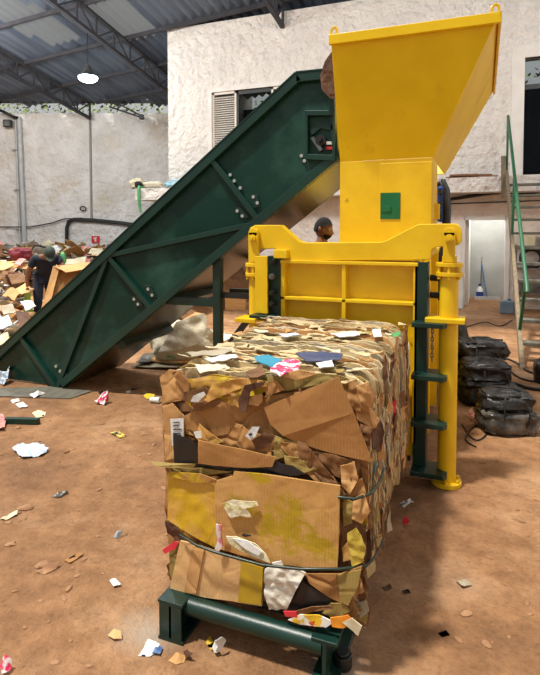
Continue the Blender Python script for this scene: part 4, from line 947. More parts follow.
# ------------------------------------------------------------------ people
def skin_mesh(verts, edges, radii, sub=2):
    me = bpy.data.meshes.new('t'); me.from_pydata(verts, edges, []); o = bpy.data.objects.new('t', me); COL.objects.link(o)
    sm = o.modifiers.new('s', 'SKIN'); 
    for i, r in enumerate(radii): me.skin_vertices[0].data[i].radius = r if isinstance(r, tuple) else (r, r)
    me.skin_vertices[0].data[0].use_root = True
    ss = o.modifiers.new('ss', 'SUBSURF'); ss.levels = sub; ss.render_levels = sub
    dg = bpy.context.evaluated_depsgraph_get(); dg.update(); ev = o.evaluated_get(dg); m2 = ev.to_mesh()
    vs = [v.co.copy() for v in m2.vertices]; fs = [tuple(p.vertices) for p in m2.polygons]; ev.to_mesh_clear()
    bpy.data.objects.remove(o); bpy.data.meshes.remove(me)
    return vs, fs
def chain(points, radii, sub=2):
    return skin_mesh([Vector(p) for p in points], [(i, i + 1) for i in range(len(points) - 1)], radii, sub)
def head_mesh(m, c, fwd, up, s=1.0):
    """head about .235 tall centred on c, looking along fwd"""
    f = Vector(fwd).normalized(); u = (Vector(up) - f * f.dot(Vector(up))).normalized(); r = f.cross(u)
    seg, ring = 24, 18; vs = []; fs = []
    for i in range(ring + 1):
        th = math.pi * i / ring
        for k in range(seg):
            ph = 2 * math.pi * k / seg
            x = math.sin(th) * math.cos(ph); y = math.sin(th) * math.sin(ph); z = math.cos(th)      # x forward, y side
            px_, py_, pz_ = x * .098, y * .074, z * .118
            if z < -.1: k_ = 1 - .28 * min(1, (-z - .1)); py_ *= k_; px_ = px_ * (1 - .1 * (-z - .1)) + (.012 if x > 0 else 0)
            if x < 0 and z > -.3: px_ *= 1.06
            a_ = math.atan2(y, x)
            if abs(a_) < .22 and -.35 < z < .12: px_ += .026 * (1 - abs(a_) / .22) * (1 - abs((z + .2) / .34))**.7 if abs((z + .2) / .34) < 1 else 0
            if .25 < abs(a_) < .75 and 0 < z < .22: px_ -= .008
            if abs(a_) < .45 and .18 < z < .36: px_ += .005
            if abs(a_) < .4 and -.62 < z < -.48: px_ += .007
            if abs(a_) < .4 and z < -.78: px_ += .01
            vs.append(Vector(c) + (f * px_ + r * py_ + u * pz_) * s)
    for i in range(ring):
        for k in range(seg): fs.append((i * seg + k, (i + 1) * seg + k, (i + 1) * seg + (k + 1) % seg, i * seg + (k + 1) % seg))
    m.add(vs, fs, SKIN)
    for sgn in (-1, 1):
        e = Vector(c) + (f * .084 + r * .032 * sgn + u * .012) * s; m.blob(e, (.013 * s,) * 3, 0, seg=10, ring=8, mat=EYEW)
        m.blob(e + f * .009 * s, (.006 * s,) * 3, 0, seg=8, ring=6, mat=HAIR)
        ea = Vector(c) + (f * -.008 + r * .076 * sgn + u * -.005) * s; m.blob(ea, (.018 * s, .014 * s, .032 * s), .1, seg=10, ring=8, mat=SKIN)
    m.blob(Vector(c) + (f * .094 + u * -.062) * s, (.012 * s, .022 * s, .007 * s), 0, seg=10, ring=6, mat=LIP, rot=math.atan2(f.y, f.x))
    return f, r, u
def hand(m, wrist, direction, palm_n, s=1.0, curl=.5):
    d = Vector(direction).normalized(); n = Vector(palm_n); n = (n - d * n.dot(d)).normalized(); r = d.cross(n)
    w = Vector(wrist)
    vs, fs = chain([w, w + d * .03 * s, w + d * .065 * s, w + d * .088 * s], [(.022 * s, .018 * s), (.032 * s, .016 * s), (.038 * s, .015 * s), (.036 * s, .013 * s)], 2); m.add(vs, fs, SKIN)
    for k, (o_, ln) in enumerate(((-.027, .066), (-.009, .078), (.009, .073), (.027, .058))):
        p = w + d * .075 * s + r * o_ * s; pts = [p]; dd = d.copy(); 
        for j, f_ in enumerate((.45, .32, .25)):
            ang = curl * (.5 + .4 * j); dd = (d * math.cos(ang) + n * math.sin(ang)).normalized(); pts.append(pts[-1] + dd * ln * f_ * s)
        vs, fs = chain(pts, [.0095 * s, .0088 * s, .008 * s, .0066 * s], 1); m.add(vs, fs, SKIN)
    p = w + d * .02 * s - r * .024 * s
    vs, fs = chain([p, p - r * .026 * s + d * .024 * s + n * .008 * s, p - r * .034 * s + d * .05 * s + n * .022 * s], [.0125 * s, .0105 * s, .008 * s], 1); m.add(vs, fs, SKIN)

def person(label, feet, yaw, pose, shirt, trousers, sleeve, hat=None, height=1.75, beard=False):
    """joints in the body's own frame: x forward, y to its left, z up"""
    s = height / 1.75; cy, sy = math.cos(yaw), math.sin(yaw); base = Vector(feet)
    W = lambda p: base + Vector((p[0] * cy - p[1] * sy, p[0] * sy + p[1] * cy, p[2])) * s
    D = lambda p: Vector((p[0] * cy - p[1] * sy, p[0] * sy + p[1] * cy, p[2]))
    root = thing('person', label, 'person', base)
    J = {k: W(v) for k, v in pose.items() if k not in ('look', 'up')}
    names = ['pelvis', 'waist', 'chest', 'neck', 'skull', 'shl', 'ell', 'wrl', 'shr', 'elr', 'wrr', 'hpl', 'knl', 'anl', 'tol', 'hpr', 'knr', 'anr', 'tor']
    ix = {n_: i for i, n_ in enumerate(names)}
    ed = [('pelvis', 'waist'), ('waist', 'chest'), ('chest', 'neck'), ('neck', 'skull'), ('chest', 'shl'), ('shl', 'ell'), ('ell', 'wrl'), ('chest', 'shr'), ('shr', 'elr'), ('elr', 'wrr'),
          ('pelvis', 'hpl'), ('hpl', 'knl'), ('knl', 'anl'), ('anl', 'tol'), ('pelvis', 'hpr'), ('hpr', 'knr'), ('knr', 'anr'), ('anr', 'tor')]
    rad = dict(pelvis=.12, waist=.115, chest=.135, neck=.055, skull=.06, shl=.065, ell=.043, wrl=.027, shr=.065, elr=.043, wrr=.027, hpl=.088, knl=.058, anl=.04, tol=.034, hpr=.088, knr=.058, anr=.04, tor=.034)
    m = MB(); vs, fs = skin_mesh([J[n_] for n_ in names], [(ix[a_], ix[b_]) for a_, b_ in ed], [rad[n_] * s for n_ in names]); m.add(vs, fs, SKIN)
    f, r, u = head_mesh(m, J['head'] if 'head' in J else J['skull'], D(pose['look']), D(pose['up']), s)
    for a_, b_ in (('ell', 'wrl'), ('elr', 'wrr')):
        d_ = (J[b_] - J[a_]).normalized(); hand(m, J[b_], d_, D((.2, .6 if b_ == 'wrr' else -.6, -.3)), s, .7)
    m.build('body', None, root, smooth=True, angle=180)
    # clothes follow the same bones a little wider
    g = 1.16
    def lerp(a_, b_, t): return J[a_].lerp(J[b_], t)
    pts = [J['pelvis'], J['waist'], J['chest'], J['chest'].lerp(J['neck'], .7), J['shl'], lerp('shl', 'ell', sleeve), J['shr'], lerp('shr', 'elr', sleeve)]
    vs, fs = skin_mesh(pts, [(0, 1), (1, 2), (2, 3), (2, 4), (4, 5), (2, 6), (6, 7)], [r_ * s for r_ in (.148, .142, .16, .075, .083, .07, .083, .07)])
    m = MB(); m.add(vs, fs); m.build('shirt', shirt, root, smooth=True, angle=180)
    pts = [J['pelvis'] - Vector((0, 0, .01)), J['hpl'], J['knl'], lerp('knl', 'anl', .9), J['hpr'], J['knr'], lerp('knr', 'anr', .9)]
    vs, fs = skin_mesh(pts, [(0, 1), (1, 2), (2, 3), (0, 4), (4, 5), (5, 6)], [r_ * s for r_ in (.135, .108, .078, .06, .108, .078, .06)])
    m = MB(); m.add(vs, fs); m.build('trousers', trousers, root, smooth=True, angle=180)
    for a_, b_ in (('anl', 'tol'), ('anr', 'tor')):
        vs, fs = chain([J[a_] - (J[b_] - J[a_]) * .35 - Vector((0, 0, .03 * s)), J[a_].lerp(J[b_], .4) - Vector((0, 0, .03 * s)), J[b_] - Vector((0, 0, .005))], [.045 * s, .05 * s, .04 * s]); m = MB(); m.add(vs, fs)
        for v in m.v: v.z = max(v.z, base.z)
        m.build('shoe', BLKC, root, smooth=True, angle=180)
    hc = J['head'] if 'head' in J else J['skull']
    m = MB(); seg, ring = 22, 12; vs = []; fs = []
    for i in range(ring + 1):
        th = math.pi * .62 * i / ring
        for k in range(seg):
            ph = 2 * math.pi * k / seg; x, y, z = math.sin(th) * math.cos(ph), math.sin(th) * math.sin(ph), math.cos(th)
            lim = .48 if x > .5 else (.25 if x > .1 else (-.05 if x > -.35 else -.5)); z2 = max(z, lim)
            g_ = 1.06 + (.0 if z > .3 else 0)
            vs.append(hc + (f * (x * .1 * g_ - .004) + r * y * .078 * g_ + u * (z2 * .122 * g_)) * s)
    for i in range(ring):
        for k in range(seg): fs.append((i * seg + k, (i + 1) * seg + k, (i + 1) * seg + (k + 1) % seg, i * seg + (k + 1) % seg))
    m.add(vs, fs); m.build('hair', HAIR, root, smooth=True, angle=180)
    if beard:
        m = MB(); vs = []; fs = []
        for i in range(7):
            z = -.42 - .52 * i / 6
            for k in range(11):
                a_ = -1.25 + 2.5 * k / 10; rr_ = math.sqrt(max(0, 1 - z * z)); x_, y_ = rr_ * math.cos(a_), rr_ * math.sin(a_)
                kk = 1 - .28 * min(1, (-z - .1)); vs.append(hc + (f * (x_ * .108 + .014) + r * y_ * .083 * kk + u * z * .124) * s)
        for i in range(6):
            for k in range(10): fs.append((i * 11 + k, (i + 1) * 11 + k, (i + 1) * 11 + k + 1, i * 11 + k + 1))
        m.add(vs, fs); m.build('beard', HAIR, root, smooth=True, angle=180)
    if hat:
        m = MB(); vs = []; fs = []
        for i in range(9):
            th = math.pi * .5 * i / 8
            for k in range(seg):
                ph = 2 * math.pi * k / seg; vs.append(hc + (f * (math.sin(th) * math.cos(ph) * .116) + r * math.sin(th) * math.sin(ph) * .092 + u * (math.cos(th) * .11 + .035)) * s)
        for i in range(8):
            for k in range(seg): fs.append((i * seg + k, (i + 1) * seg + k, (i + 1) * seg + (k + 1) % seg, i * seg + (k + 1) % seg))
        m.add(vs, fs)
        br = []
        for k in range(9):
            a_ = -1.1 + 2.2 * k / 8; br.append((a_))
        inner = [hc + (f * math.cos(a_) * .112 + r * math.sin(a_) * .09 + u * .04) * s for a_ in br]; outer = [hc + (f * (math.cos(a_) * .112 + .075 * math.cos(a_ * 1.3)) + r * math.sin(a_) * .092 + u * .028) * s for a_ in br]
        o2 = len(m.v); m.add(inner + outer + [v - u * .006 for v in inner + outer], [(k, k + 1, 10 + k, 9 + k) for k in range(8)] + [(27 + k, 28 + k, 19 + k, 18 + k) for k in range(8)] + [(9 + k, 10 + k, 28 + k, 27 + k) for k in range(8)])
        m.build('cap', hat, root, smooth=True, angle=60)
    return root, J
# worker behind the press: only head and shoulders clear the gate
STAND = dict(pelvis=(0, 0, .93), waist=(.01, 0, 1.12), chest=(0, 0, 1.34), neck=(0, 0, 1.50), skull=(.02, 0, 1.58), head=(.03, 0, 1.635), shl=(-.01, .19, 1.41), ell=(.0, .25, 1.13), wrl=(.16, .22, .94), shr=(-.01, -.19, 1.41), elr=(.0, -.25, 1.13), wrr=(.16, -.22, .94),
             hpl=(0, .09, .88), knl=(.02, .10, .48), anl=(-.02, .11, .09), tol=(.14, .12, .045), hpr=(0, -.09, .88), knr=(.02, -.10, .48), anr=(-.02, -.11, .09), tor=(.14, -.12, .045), look=(1, 0, -.22), up=(0, 0, 1))
pp_ = PD(321, 231, 6.0); person('person with short black hair and dark shirt standing behind the press', (pp_.x, pp_.y, 0), math.radians(-8), STAND, BLKC, DENIM, .8, None, 1.78, True)
# worker bent over the heap
BENT = dict(pelvis=(0, 0, .88), waist=(.10, 0, 1.02), chest=(.27, 0, 1.16), neck=(.40, 0, 1.25), skull=(.47, 0, 1.27), head=(.515, 0, 1.275), shl=(.30, .19, 1.18), ell=(.42, .27, .97), wrl=(.50, .30, .78), shr=(.28, -.19, 1.18), elr=(.17, -.29, .94), wrr=(.10, -.28, .70),
            hpl=(0, .09, .85), knl=(.06, .11, .46), anl=(-.03, .12, .09), tol=(.13, .13, .045), hpr=(0, -.09, .85), knr=(.08, -.11, .46), anr=(-.0, -.12, .09), tor=(.16, -.13, .045), look=(.75, -.1, -.75), up=(.7, 0, .7))
wp = PD(44, 300, 9.3); wroot, WJ = person('person in navy shirt and cap bending over the waste heap', (wp.x, wp.y, 0), math.radians(-35), BENT, NAVY, DENIM, .55, CAPM, 1.72)

# ------------------------------------------------------------------ waste heap beyond the conveyor
hm = MB(); n_ = 46
def heap_h(x, y):
    d_ = (Vector((x, y, 0)) - CAM).dot(Vector((FW.x, FW.y, 0)).normalized())
    t = max(0, min(1, (d_ - 9.6) / 3.4)); h_ = .14 + .82 * t * t * (3 - 2 * t)
    h_ *= 1 + .5 * noise.noise(Vector((x * .9, y * .9, 3))); return max(0.02, h_ + .12 * noise.noise(Vector((x * 2.5, y * 2.5, 9))))
def inheap(x, y): return -14.2 < x < -5.0 and 5.75 < y < 14.5
vs = []; GX = [-14.2 + 9.2 * i / n_ for i in range(n_ + 1)]; GY = [5.7 + 8.0 * j / n_ for j in range(n_ + 1)]
for y in GY:
    for x in GX:
        e = min(1, (x + 14.2) / .6, (-5.0 - x) / .8, (y - 5.7) / .5, (13.7 - y) / .5); vs.append((x, y, heap_h(x, y) * max(0, e)))
hm.add(vs, [(j * (n_ + 1) + i, j * (n_ + 1) + i + 1, (j + 1) * (n_ + 1) + i + 1, (j + 1) * (n_ + 1) + i) for j in range(n_) for i in range(n_)], C_DRK)
HM = [C_TAN, C_MID, C_TAN, C_LGT, C_LGT, C_GRY, P_WHT, P_CRM, C_DRK, P_WHT, P_BLU, C_GRY, P_CRM, C_LGT, PL_GRY, C_GRY, P_PINK, C_TAN]
def rsheet(m, c, sz, mat, tilt=.6, amp=.04):
    nrm = Vector((U(-1, 1) * tilt, U(-1, 1) * tilt, 1)).normalized(); a_ = nrm.orthogonal().normalized(); a_.rotate(Matrix.Rotation(U(0, 6.28), 3, nrm)); b_ = nrm.cross(a_)
    k = U(.4, 1)
    P = [c + a_ * sz * U(.8, 1.1) * i + b_ * sz * k * U(.8, 1.1) * j for i, j in ((-1, -1), (1, -1), (1, 1), (-1, 1))]
    m.sheet(P, .006, 2, amp * sz, 6, U(0, 99), mat, nrm)
for i in range(2600):
    x, y = U(-14, -5.2), U(5.9, 13.5); sz = U(.04, .15) if R() < .88 else U(.15, .32)
    if abs(x - wp.x) < .5 and abs(y - wp.y) < .5: continue
    rl = Vector((x, y, 0)) - CAM; dd_ = rl.dot(FW) ; pxx = 270 + F * rl.dot(RT) / dd_
    if 34 < pxx < 125 and dd_ < 9.9: sz = min(sz, .08)
    rsheet(hm, Vector((x, y, heap_h(x, y) + U(0.0, .09) + sz * .15)), sz, random.choice(HM), .9, .15)
tag(hm.build('waste_heap', None), 'broad heap of mixed paper and cardboard waste by the grey wall', 'waste heap', kind='stuff')
# pieces that stand out of the heap
def hsheet(pts, mat, label, cat, name='cardboard_sheet', amp=.02, thick=.012, group=None, cuts=3):
    m = MB(); m.sheet([PD(x, y, d_) for x, y, d_ in pts], thick, cuts, amp, 4, U(0, 50), None, -FW); return tag(m.build(name, mat, smooth=True, angle=35), label, cat, group)
hsheet([(-6, 268, 10.4), (0, 262, 11.2), (16, 261, 11.2), (14, 265, 10.6), (4, 270, 10.2)], C_LGT, 'pale flat cardboard sheet at the edge of the heap top', 'cardboard')
hsheet([(8, 266, 10.6), (16, 261, 11.4), (42, 262, 11.2), (40, 268, 10.3), (24, 269, 10.2)], C_TAN, 'flat tan cardboard sheet lying behind the bending person', 'cardboard')
hsheet([(14, 264, 10.3), (20, 257, 10.9), (26, 259, 10.7), (20, 265, 10.2)], P_PINK, 'pinkish cardboard strip on the tan sheet', 'cardboard')
m = MB(); c_ = PD(21, 254.5, 11); m.blob(c_, (.24, .2, .14), .35, 2.5, 3); tag(m.build('maroon_cloth', MAROON, smooth=True), 'crumpled maroon cloth on top of the heap', 'cloth')
m = MB(); c_ = PD(63, 258.5, 10.6); m.blob(c_, (.06, .06, .13), .2, 2, 1); tag(m.build('green_bottle', PL_GRN, smooth=True), 'small light green plastic bottle beside the cap', 'bottle')
# green bag in the hand
hb = WJ['wrr'] + Vector((.0, 0, -.08)); m = MB(); m.sheet([hb + Vector((-.05, 0, 0)), hb + Vector((.05, 0, 0)), hb + Vector((.10, .02, -.34)), hb + Vector((-.09, 0, -.36))], .02, 4, .03, 9, 2); tag(m.build('green_net_bag', pm('lime_net', srgb(150, 190, 60), srgb(170, 200, 90), 12, .7), smooth=True), 'lime green net bag hanging from the bending person hand', 'bag')
# big open carton next to the worker
bx = thing('large_carton', 'large open brown carton between bending person and conveyor', 'carton', PD(62, 330, 8.0))
def bface(pts, mat=C_MID, name='carton_side'):
    m = MB(); m.sheet([PD(x, y, d_) for x, y, d_ in pts], .01, 3, .012, 3, U(0, 20), None, -FW); m.build(name, mat, bx, smooth=True, angle=35)
bface([(53, 266, 8.2), (60, 265, 8.2), (48, 310, 7.9), (36, 332, 7.9), (42, 306, 8.0)], C_TAN); bface([(54, 266, 8.2), (90, 262, 8.6), (112, 300, 8.5), (70, 345, 7.9), (36, 332, 7.9)], C_MID)
bface([(54, 266, 8.2), (66, 272, 8.0), (98, 266, 8.4), (90, 262, 8.6)], C_TAN, 'carton_flap')
bface([(90, 262, 8.6), (112, 258, 9.2), (130, 300, 9.2), (112, 300, 8.5)], C_DRK)
# near edge of the heap in front of the worker: recognisable pieces
for pts, mt_, lab in (([(20, 302, 8.4), (31, 300, 8.6), (36, 307, 8.3), (26, 312, 8.1)], P_WHT, 'white paper bag lying in front of the bending person'),
                      ([(2, 296, 8.6), (10, 288, 9.0), (22, 292, 8.8), (14, 300, 8.4)], C_TAN, 'tan cardboard lid propped at the heap edge'),
                      ([(14, 288, 9.0), (26, 284, 9.3), (34, 290, 9.1), (20, 296, 8.8)], C_LGT, 'light brown carton flap near the green net bag'),
                      ([(16, 313, 7.8), (28, 312, 7.9), (32, 320, 7.6), (20, 330, 7.4)], C_DEEP, 'dark brown carton side standing behind the conveyor edge'),
                      ([(-2, 318, 7.6), (8, 314, 7.8), (12, 324, 7.4), (0, 330, 7.2)], P_BLU, 'pale blue plastic sheet at the heap foot'),
                      ([(0, 306, 8.2), (12, 304, 8.3), (16, 312, 8.0), (4, 314, 7.9)], C_GRY, 'grey card folded over the middle of the heap edge'),
                      ([(-4, 336, 7.9), (8, 333, 8.0), (11, 341, 7.75), (-2, 345, 7.6)], P_CRM, 'cream paper bundle just above the conveyor flange'),
                      ([(8, 276, 9.8), (22, 272, 10.1), (26, 282, 9.7), (12, 284, 9.5)], C_DRK, 'dark brown card set in as the carton hole under the flat sheets')):  # dark card colour set in to read as a carton's dark hole
    hsheet(pts, mt_, lab, 'waste', 'waste_sheet', amp=.05)

# ------------------------------------------------------------------ things under and behind the conveyor
bgp = PD(178, 350, 6.6)
sk_ = thing('woven_sack', 'big beige woven sack stuffed with cardboard under the conveyor', 'sack', (bgp.x, bgp.y, 0))
m = MB(); c_ = PD(180, 335, 6.6); c_ = PD(182, 335, 6.75); m.blob((c_.x, c_.y, .24), (.46, .26, .28), .25, 1.8, 4, 30, 18, flat=.0, rot=.35); m.build('sack_body', WOVEN, sk_, smooth=True)
m = MB(); m.sheet([PD(176, 322, 6.4), (PD(203, 313, 6.5)), PD(207, 318, 6.5), PD(204, 342, 6.4), PD(180, 350, 6.3), PD(158, 352, 6.3)], .01, 4, .04, 5, 3, None, -FW); m.build('sack_flap', WOVEN, sk_, smooth=True, angle=60)
m = MB(); m.sheet([PD(178, 322, 6.6), PD(195, 312, 6.7), PD(205, 314, 6.6), PD(190, 326, 6.5)], .01, 3, .02, 5, 5, None, (0, 0, 1)); m.build('cardboard_filling', C_TAN, sk_)
flat = (([(132, 366), (150, 355), (186, 352), (200, 357), (176, 368)], C_GRY, 'grey flattened carton lowest of the pile under the sack', .01), ([(150, 360), (172, 350), (214, 347), (206, 356), (180, 363)], C_TAN, 'tan flattened carton in front of the sack', .05),
        ([(160, 352), (178, 347), (196, 350), (184, 357), (168, 358)], PL_GRN, 'pale green card on the flattened cartons', .09), ([(186, 345), (212, 340), (226, 345), (200, 352)], C_DRK, 'dark flattened carton at the bale end of the pile', .11),
        ([(136, 362), (146, 352), (160, 353), (150, 362)], PL_GRY, 'grey film sheet beside the flattened cartons', .05), ([(205, 338), (222, 333), (236, 336), (222, 342)], P_WHT, 'white paper sheet on the flattened pile near the green leg', .16))
for pts, mt_, lab, z_ in flat:
    m = MB(); m.sheet([PZ(x, y, z_ + .02) for x, y in pts], .01, 3, .025, 5, U(0, 50), None, (0, 0, 1)); tag(m.build('flattened_carton', mt_), lab, 'cardboard', 'flattened cartons under the conveyor')
# timber baulk and blue drum far behind
q = PZ(226, 318); 
m = MB(); p = PD(226, 314, 11.4); p2 = PD(246, 314, 11.4); m.bar((p.x, p.y, .16), (p2.x, p2.y, .16), .5, .32); tag(m.build('wooden_crate', pm('ochre_wood', srgb(190, 140, 80), srgb(206, 158, 98), 4, .75, stretch=(1, 1, 8)), bevel=.01), 'low ochre wooden crate on the floor behind the green leg', 'crate')
p = PD(212, 310, 11.6); m = MB(); m.cyl((p.x, p.y, 0), (p.x, p.y, .55), .2, 18); m.cyl((p.x, p.y, .55), (p.x, p.y, .6), .12, 14); tag(m.build('blue_drum', BLUEM, smooth=True), 'small blue drum standing beside the ochre crate', 'drum')
# rough sheet under the conveyor foot
m = MB(); m.sheet([PZ(x, y, .012) for x, y in ((-30, 392), (0, 388), (60, 386), (92, 391), (70, 398), (0, 396), (-30, 398))], .01, 3, .004, 5, 3, None, (0, 0, 1)); tag(m.build('base_board', WOODG), 'weathered grey board lying under the conveyor foot', 'board')

# ------------------------------------------------------------------ right: stair, bundles, doorway things
sx0 = PZ(520, 368).x
stp = thing('timber_stair', 'steep timber stair with green handrail leading to the upper ledge', 'stair', (sx0 + .4, 9, 0))
sb = PZ(520, 368); SA = Vector((sx0, sb.y, 0)); SB = PY(505.5, 175, WY - .62)
def stringer(dx):
    m = MB(); m.prism([SA + Vector((dx, -.08, 0)), SA + Vector((dx, .20, 0)), SB + Vector((dx, .12, -.1)), SB + Vector((dx, .02, .12))], (.05, 0, 0)); m.build('stringer', WOOD, stp, bevel=.004)
stringer(0); stringer(.95)
m = MB(); qa = PY(503.5, 156, WY - .64); m.bar((SB.x - .03, WY - .64, SB.z - .45), (qa.x, WY - .64, qa.z), .09, .05, (0, 1, 0)); m.build('stringer_head', WOOD, stp, bevel=.004)
for i in range(1, 12):
    t = i / 12; q = SA.lerp(SB, t); m = MB(); m.box((q.x + .05, q.y - .06, q.z - .02), (q.x + .95, q.y + .12, q.z + .02)); m.build('tread', WOODG, stp, bevel=.003)
HT = PY(509, 116, WY - .62); HT.x = SB.x
m = MB(); m.tube([SB + Vector((.025, 0, -.2)), Vector((SB.x + .025, WY - .62, HT.z))], .022, 10); m.build('post', GRNS, stp, smooth=True, angle=60)
m = MB(); hlow = PY(527, 288, SA.y + .1); hlow.x = max(min(hlow.x, SA.x + .12), SA.x); m.tube([Vector((SB.x + .025, WY - .62, HT.z)), hlow, hlow + Vector((0, -.03, -.05))], [.026, .026, .026], 10); m.build('handrail', GRNS, stp, smooth=True, angle=60)
qm = SA.lerp(SB, .12); m = MB(); m.tube([Vector((qm.x + .025, qm.y, qm.z + .02)), Vector((hlow.x, hlow.y + .2, hlow.z + .05))], .022, 10); m.build('post', GRNS, stp, smooth=True, angle=60)
qm = SA.lerp(SB, .55); tt = (qm.y - hlow.y) / (WY - .62 - hlow.y); m = MB(); m.tube([Vector((qm.x + .025, qm.y, qm.z)), hlow.lerp(Vector((SB.x + .025, WY - .62, HT.z)), tt)], .022, 10); m.build('post', GRNS, stp, smooth=True, angle=60)
# clutter behind the stair
def floorat(x, y): return PZ(x, y, 0)
rk = thing('steel_rack', 'grey steel rack of odds and ends standing behind the stair', 'rack', (1.35, 11.2, 0))
r0 = PD(514, 300, 11.0); rx0, ry0 = r0.x, r0.y
for dx in (0, 1.3):
    for dy in (0, .45): m = MB(); m.box((rx0 + dx, ry0 + dy, 0), (rx0 + dx + .04, ry0 + dy + .04, 1.35)); m.build('upright', STEEL, rk)
for z in (.35, .85, 1.3): m = MB(); m.box((rx0, ry0, z), (rx0 + 1.34, ry0 + .49, z + .03)); m.build('shelf', STEEL, rk)
def small(name, x0_, z_, w, d_, h, mat, lab, cat, bev=.01):
    m = MB(); m.box((rx0 + x0_, ry0 + .08, z_), (rx0 + x0_ + w, ry0 + .08 + d_, z_ + h)); tag(m.build(name, mat, bevel=bev), lab, cat)
small('cardboard_box', .08, 1.33, .3, .3, .22, P_CRM, 'cream box on the top shelf of the steel rack', 'box'); small('cardboard_box', .5, 1.33, .34, .3, .15, C_TAN, 'low tan box on the top shelf of the steel rack', 'box')
small('tool_case', .1, .38, .5, .3, .25, PL_GRY, 'grey tool case on the bottom shelf of the rack', 'case'); small('plastic_crate', .7, .38, .5, .32, .28, BLUEM, 'blue crate on the bottom shelf of the rack', 'crate')
m = MB(); cc = Vector((rx0 + .32, ry0 + .2, .88 + .2)); m.tube([cc + Vector((.19 * math.cos(t), 0, .19 * math.sin(t))) for t in [2 * math.pi * i / 20 for i in range(21)]], .05, 10); tag(m.build('small_tyre', RUB, smooth=True, angle=60), 'small black tyre standing on the middle shelf of rack', 'tyre')
m = MB(); m.cyl((rx0 + .75, ry0 + .25, .88), (rx0 + .75, ry0 + .25, 1.16), .12, 18); tag(m.build('white_bucket', PORC, smooth=True), 'white bucket on the middle shelf of the rack', 'bucket')
m = MB(); m.cyl((rx0 + 1.05, ry0 + .25, .88), (rx0 + 1.05, ry0 + .25, 1.1), .1, 18); tag(m.build('paint_tin', STEEL, smooth=True), 'silver paint tin on the middle shelf of the rack', 'tin')
p = PD(506.5, 310, 10.6); m = MB(); m.box((p.x - .12, p.y, 0), (p.x + .14, p.y + .2, .26)); m.cyl((p.x + .05, p.y + .1, .26), (p.x + .05, p.y + .1, .31), .04, 10); tag(m.build('jerrycan', pm('slate_blue_plastic', srgb(86, 104, 120), srgb(100, 116, 130), 4, .5), bevel=.03), 'slate blue jerrycan at the foot of the doorway frame', 'jerrycan')
# broom, bottle, washing machine box in the doorway
br = thing('broom', 'blue handled broom leaning against the recess wall in the doorway', 'broom', PY(487, 302, 13.8))
b0 = PY(487, 300, 13.75); b0.z = .04; b1 = PY(481.5, 262, 14.15)
m = MB(); m.tube([b0, b1], .018, 8); m.build('handle', pm('blue_handle', srgb(60, 104, 140), None, rough=.4), br)
m = MB(); m.box((b0.x - .28, b0.y - .05, 0), (b0.x + .28, b0.y + .03, .07)); m.build('brush_head', PLAST_W, br)
bo = thing('detergent_bottle', 'white and blue detergent bottle standing in the doorway recess', 'bottle', PY(480, 302, 13.9)); q = PY(479.5, 300, 13.9)
m = MB(); m.tube([(q.x, q.y, z) for z in (0, .02, .22, .27, .30)], [.07, .08, .08, .04, .03], 14); m.build('bottle_body', PORC, bo, smooth=True)
m = MB(); m.tube([(q.x, q.y, .06), (q.x, q.y, .17)], .082, 14); m.build('bottle_label', BLUEM, bo); m = MB(); m.tube([(q.x, q.y, .30), (q.x, q.y, .36)], .032, 10); m.build('cap', BLUEM, bo)
m = MB(); q = PY(480.5, 290, 14.12); m.tube([(q.x, q.y - .02, .02), (q.x + .02, q.y, 1.0)], .014, 8); tag(m.build('mop_stick', STEEL), 'thin grey mop stick upright beside the broom', 'stick')
q = PY(466, 300, 12.05); m = MB(); m.box((q.x - .42, 11.9, 0), (q.x - .05, 12.3, .95)); tag(m.build('white_cabinet', PORC, bevel=.02), 'white cabinet standing against the wall next to the doorway', 'cabinet')

# black bundles
def bundle(px, py, w, h, lab, seed, film=False):
    q = PZ(px, py); rt = root = thing('black_bundle', lab, 'bundle', q, 'black bundles on the floor beside the press')
    lo_h = h * .58
    m = MB(); m.blob(q + Vector((0, .1, lo_h * .5)), (w * .52, w * .40, lo_h * .56), .16, 3.2, seed, 40, 26, flat=.004, rot=.35, e=.55); m.build('bundle_body', PL_BLK2 if not film else PL_FLM, root, smooth=True)
    m = MB(); m.blob(q + Vector((U(-.03, .03), .12, lo_h + (h - lo_h) * .42)), (w * .46, w * .36, (h - lo_h) * .62), .2, 3.2, seed + 3, 36, 22, rot=.2, e=.6); m.build('bundle_top', PL_BLK2, root, smooth=True)
    for k in range(3):
        a_ = .6 + k * .9; m = MB(); c_ = q + Vector((0, .1, h * .5)); pts = []
        for i in range(25):
            t = 2 * math.pi * i / 24; d_ = Vector((math.cos(a_) * math.cos(t) * w * .53, math.sin(a_) * math.cos(t) * w * .43, math.sin(t) * h * .56)); p_ = c_ + d_; p_.z = max(p_.z, .012); pts.append(p_)
        m.tube(pts, .006, 6); m.build('cord', RUB, root, smooth=True, angle=80)
    return q
q = bundle(506, 434, .44, .33, 'black bundle wrapped in grey film, nearest of the bundles beside the press', 2, True)
q2 = bundle(486, 405, .50, .40, 'black bundle with cords behind the film wrapped one', 5)
q3 = bundle(478, 384, .55, .46, 'rounded black bundle, farthest of the three and tallest', 8)
q = PZ(468, 402); m = MB(); m.sheet([q + Vector((-.10, 0, .02)), q + Vector((.08, -.05, .03)), q + Vector((.12, .05, .2)), q + Vector((-.02, .08, .22))], .008, 4, .05, 9, 4); tag(m.build('grey_film_scrap', pm('pale_film', srgb(150, 140, 124), srgb(120, 110, 98), 8, .4, bump=.4), smooth=True, angle=60), 'crumpled pale plastic film wedged beside the black bundles', 'plastic film')
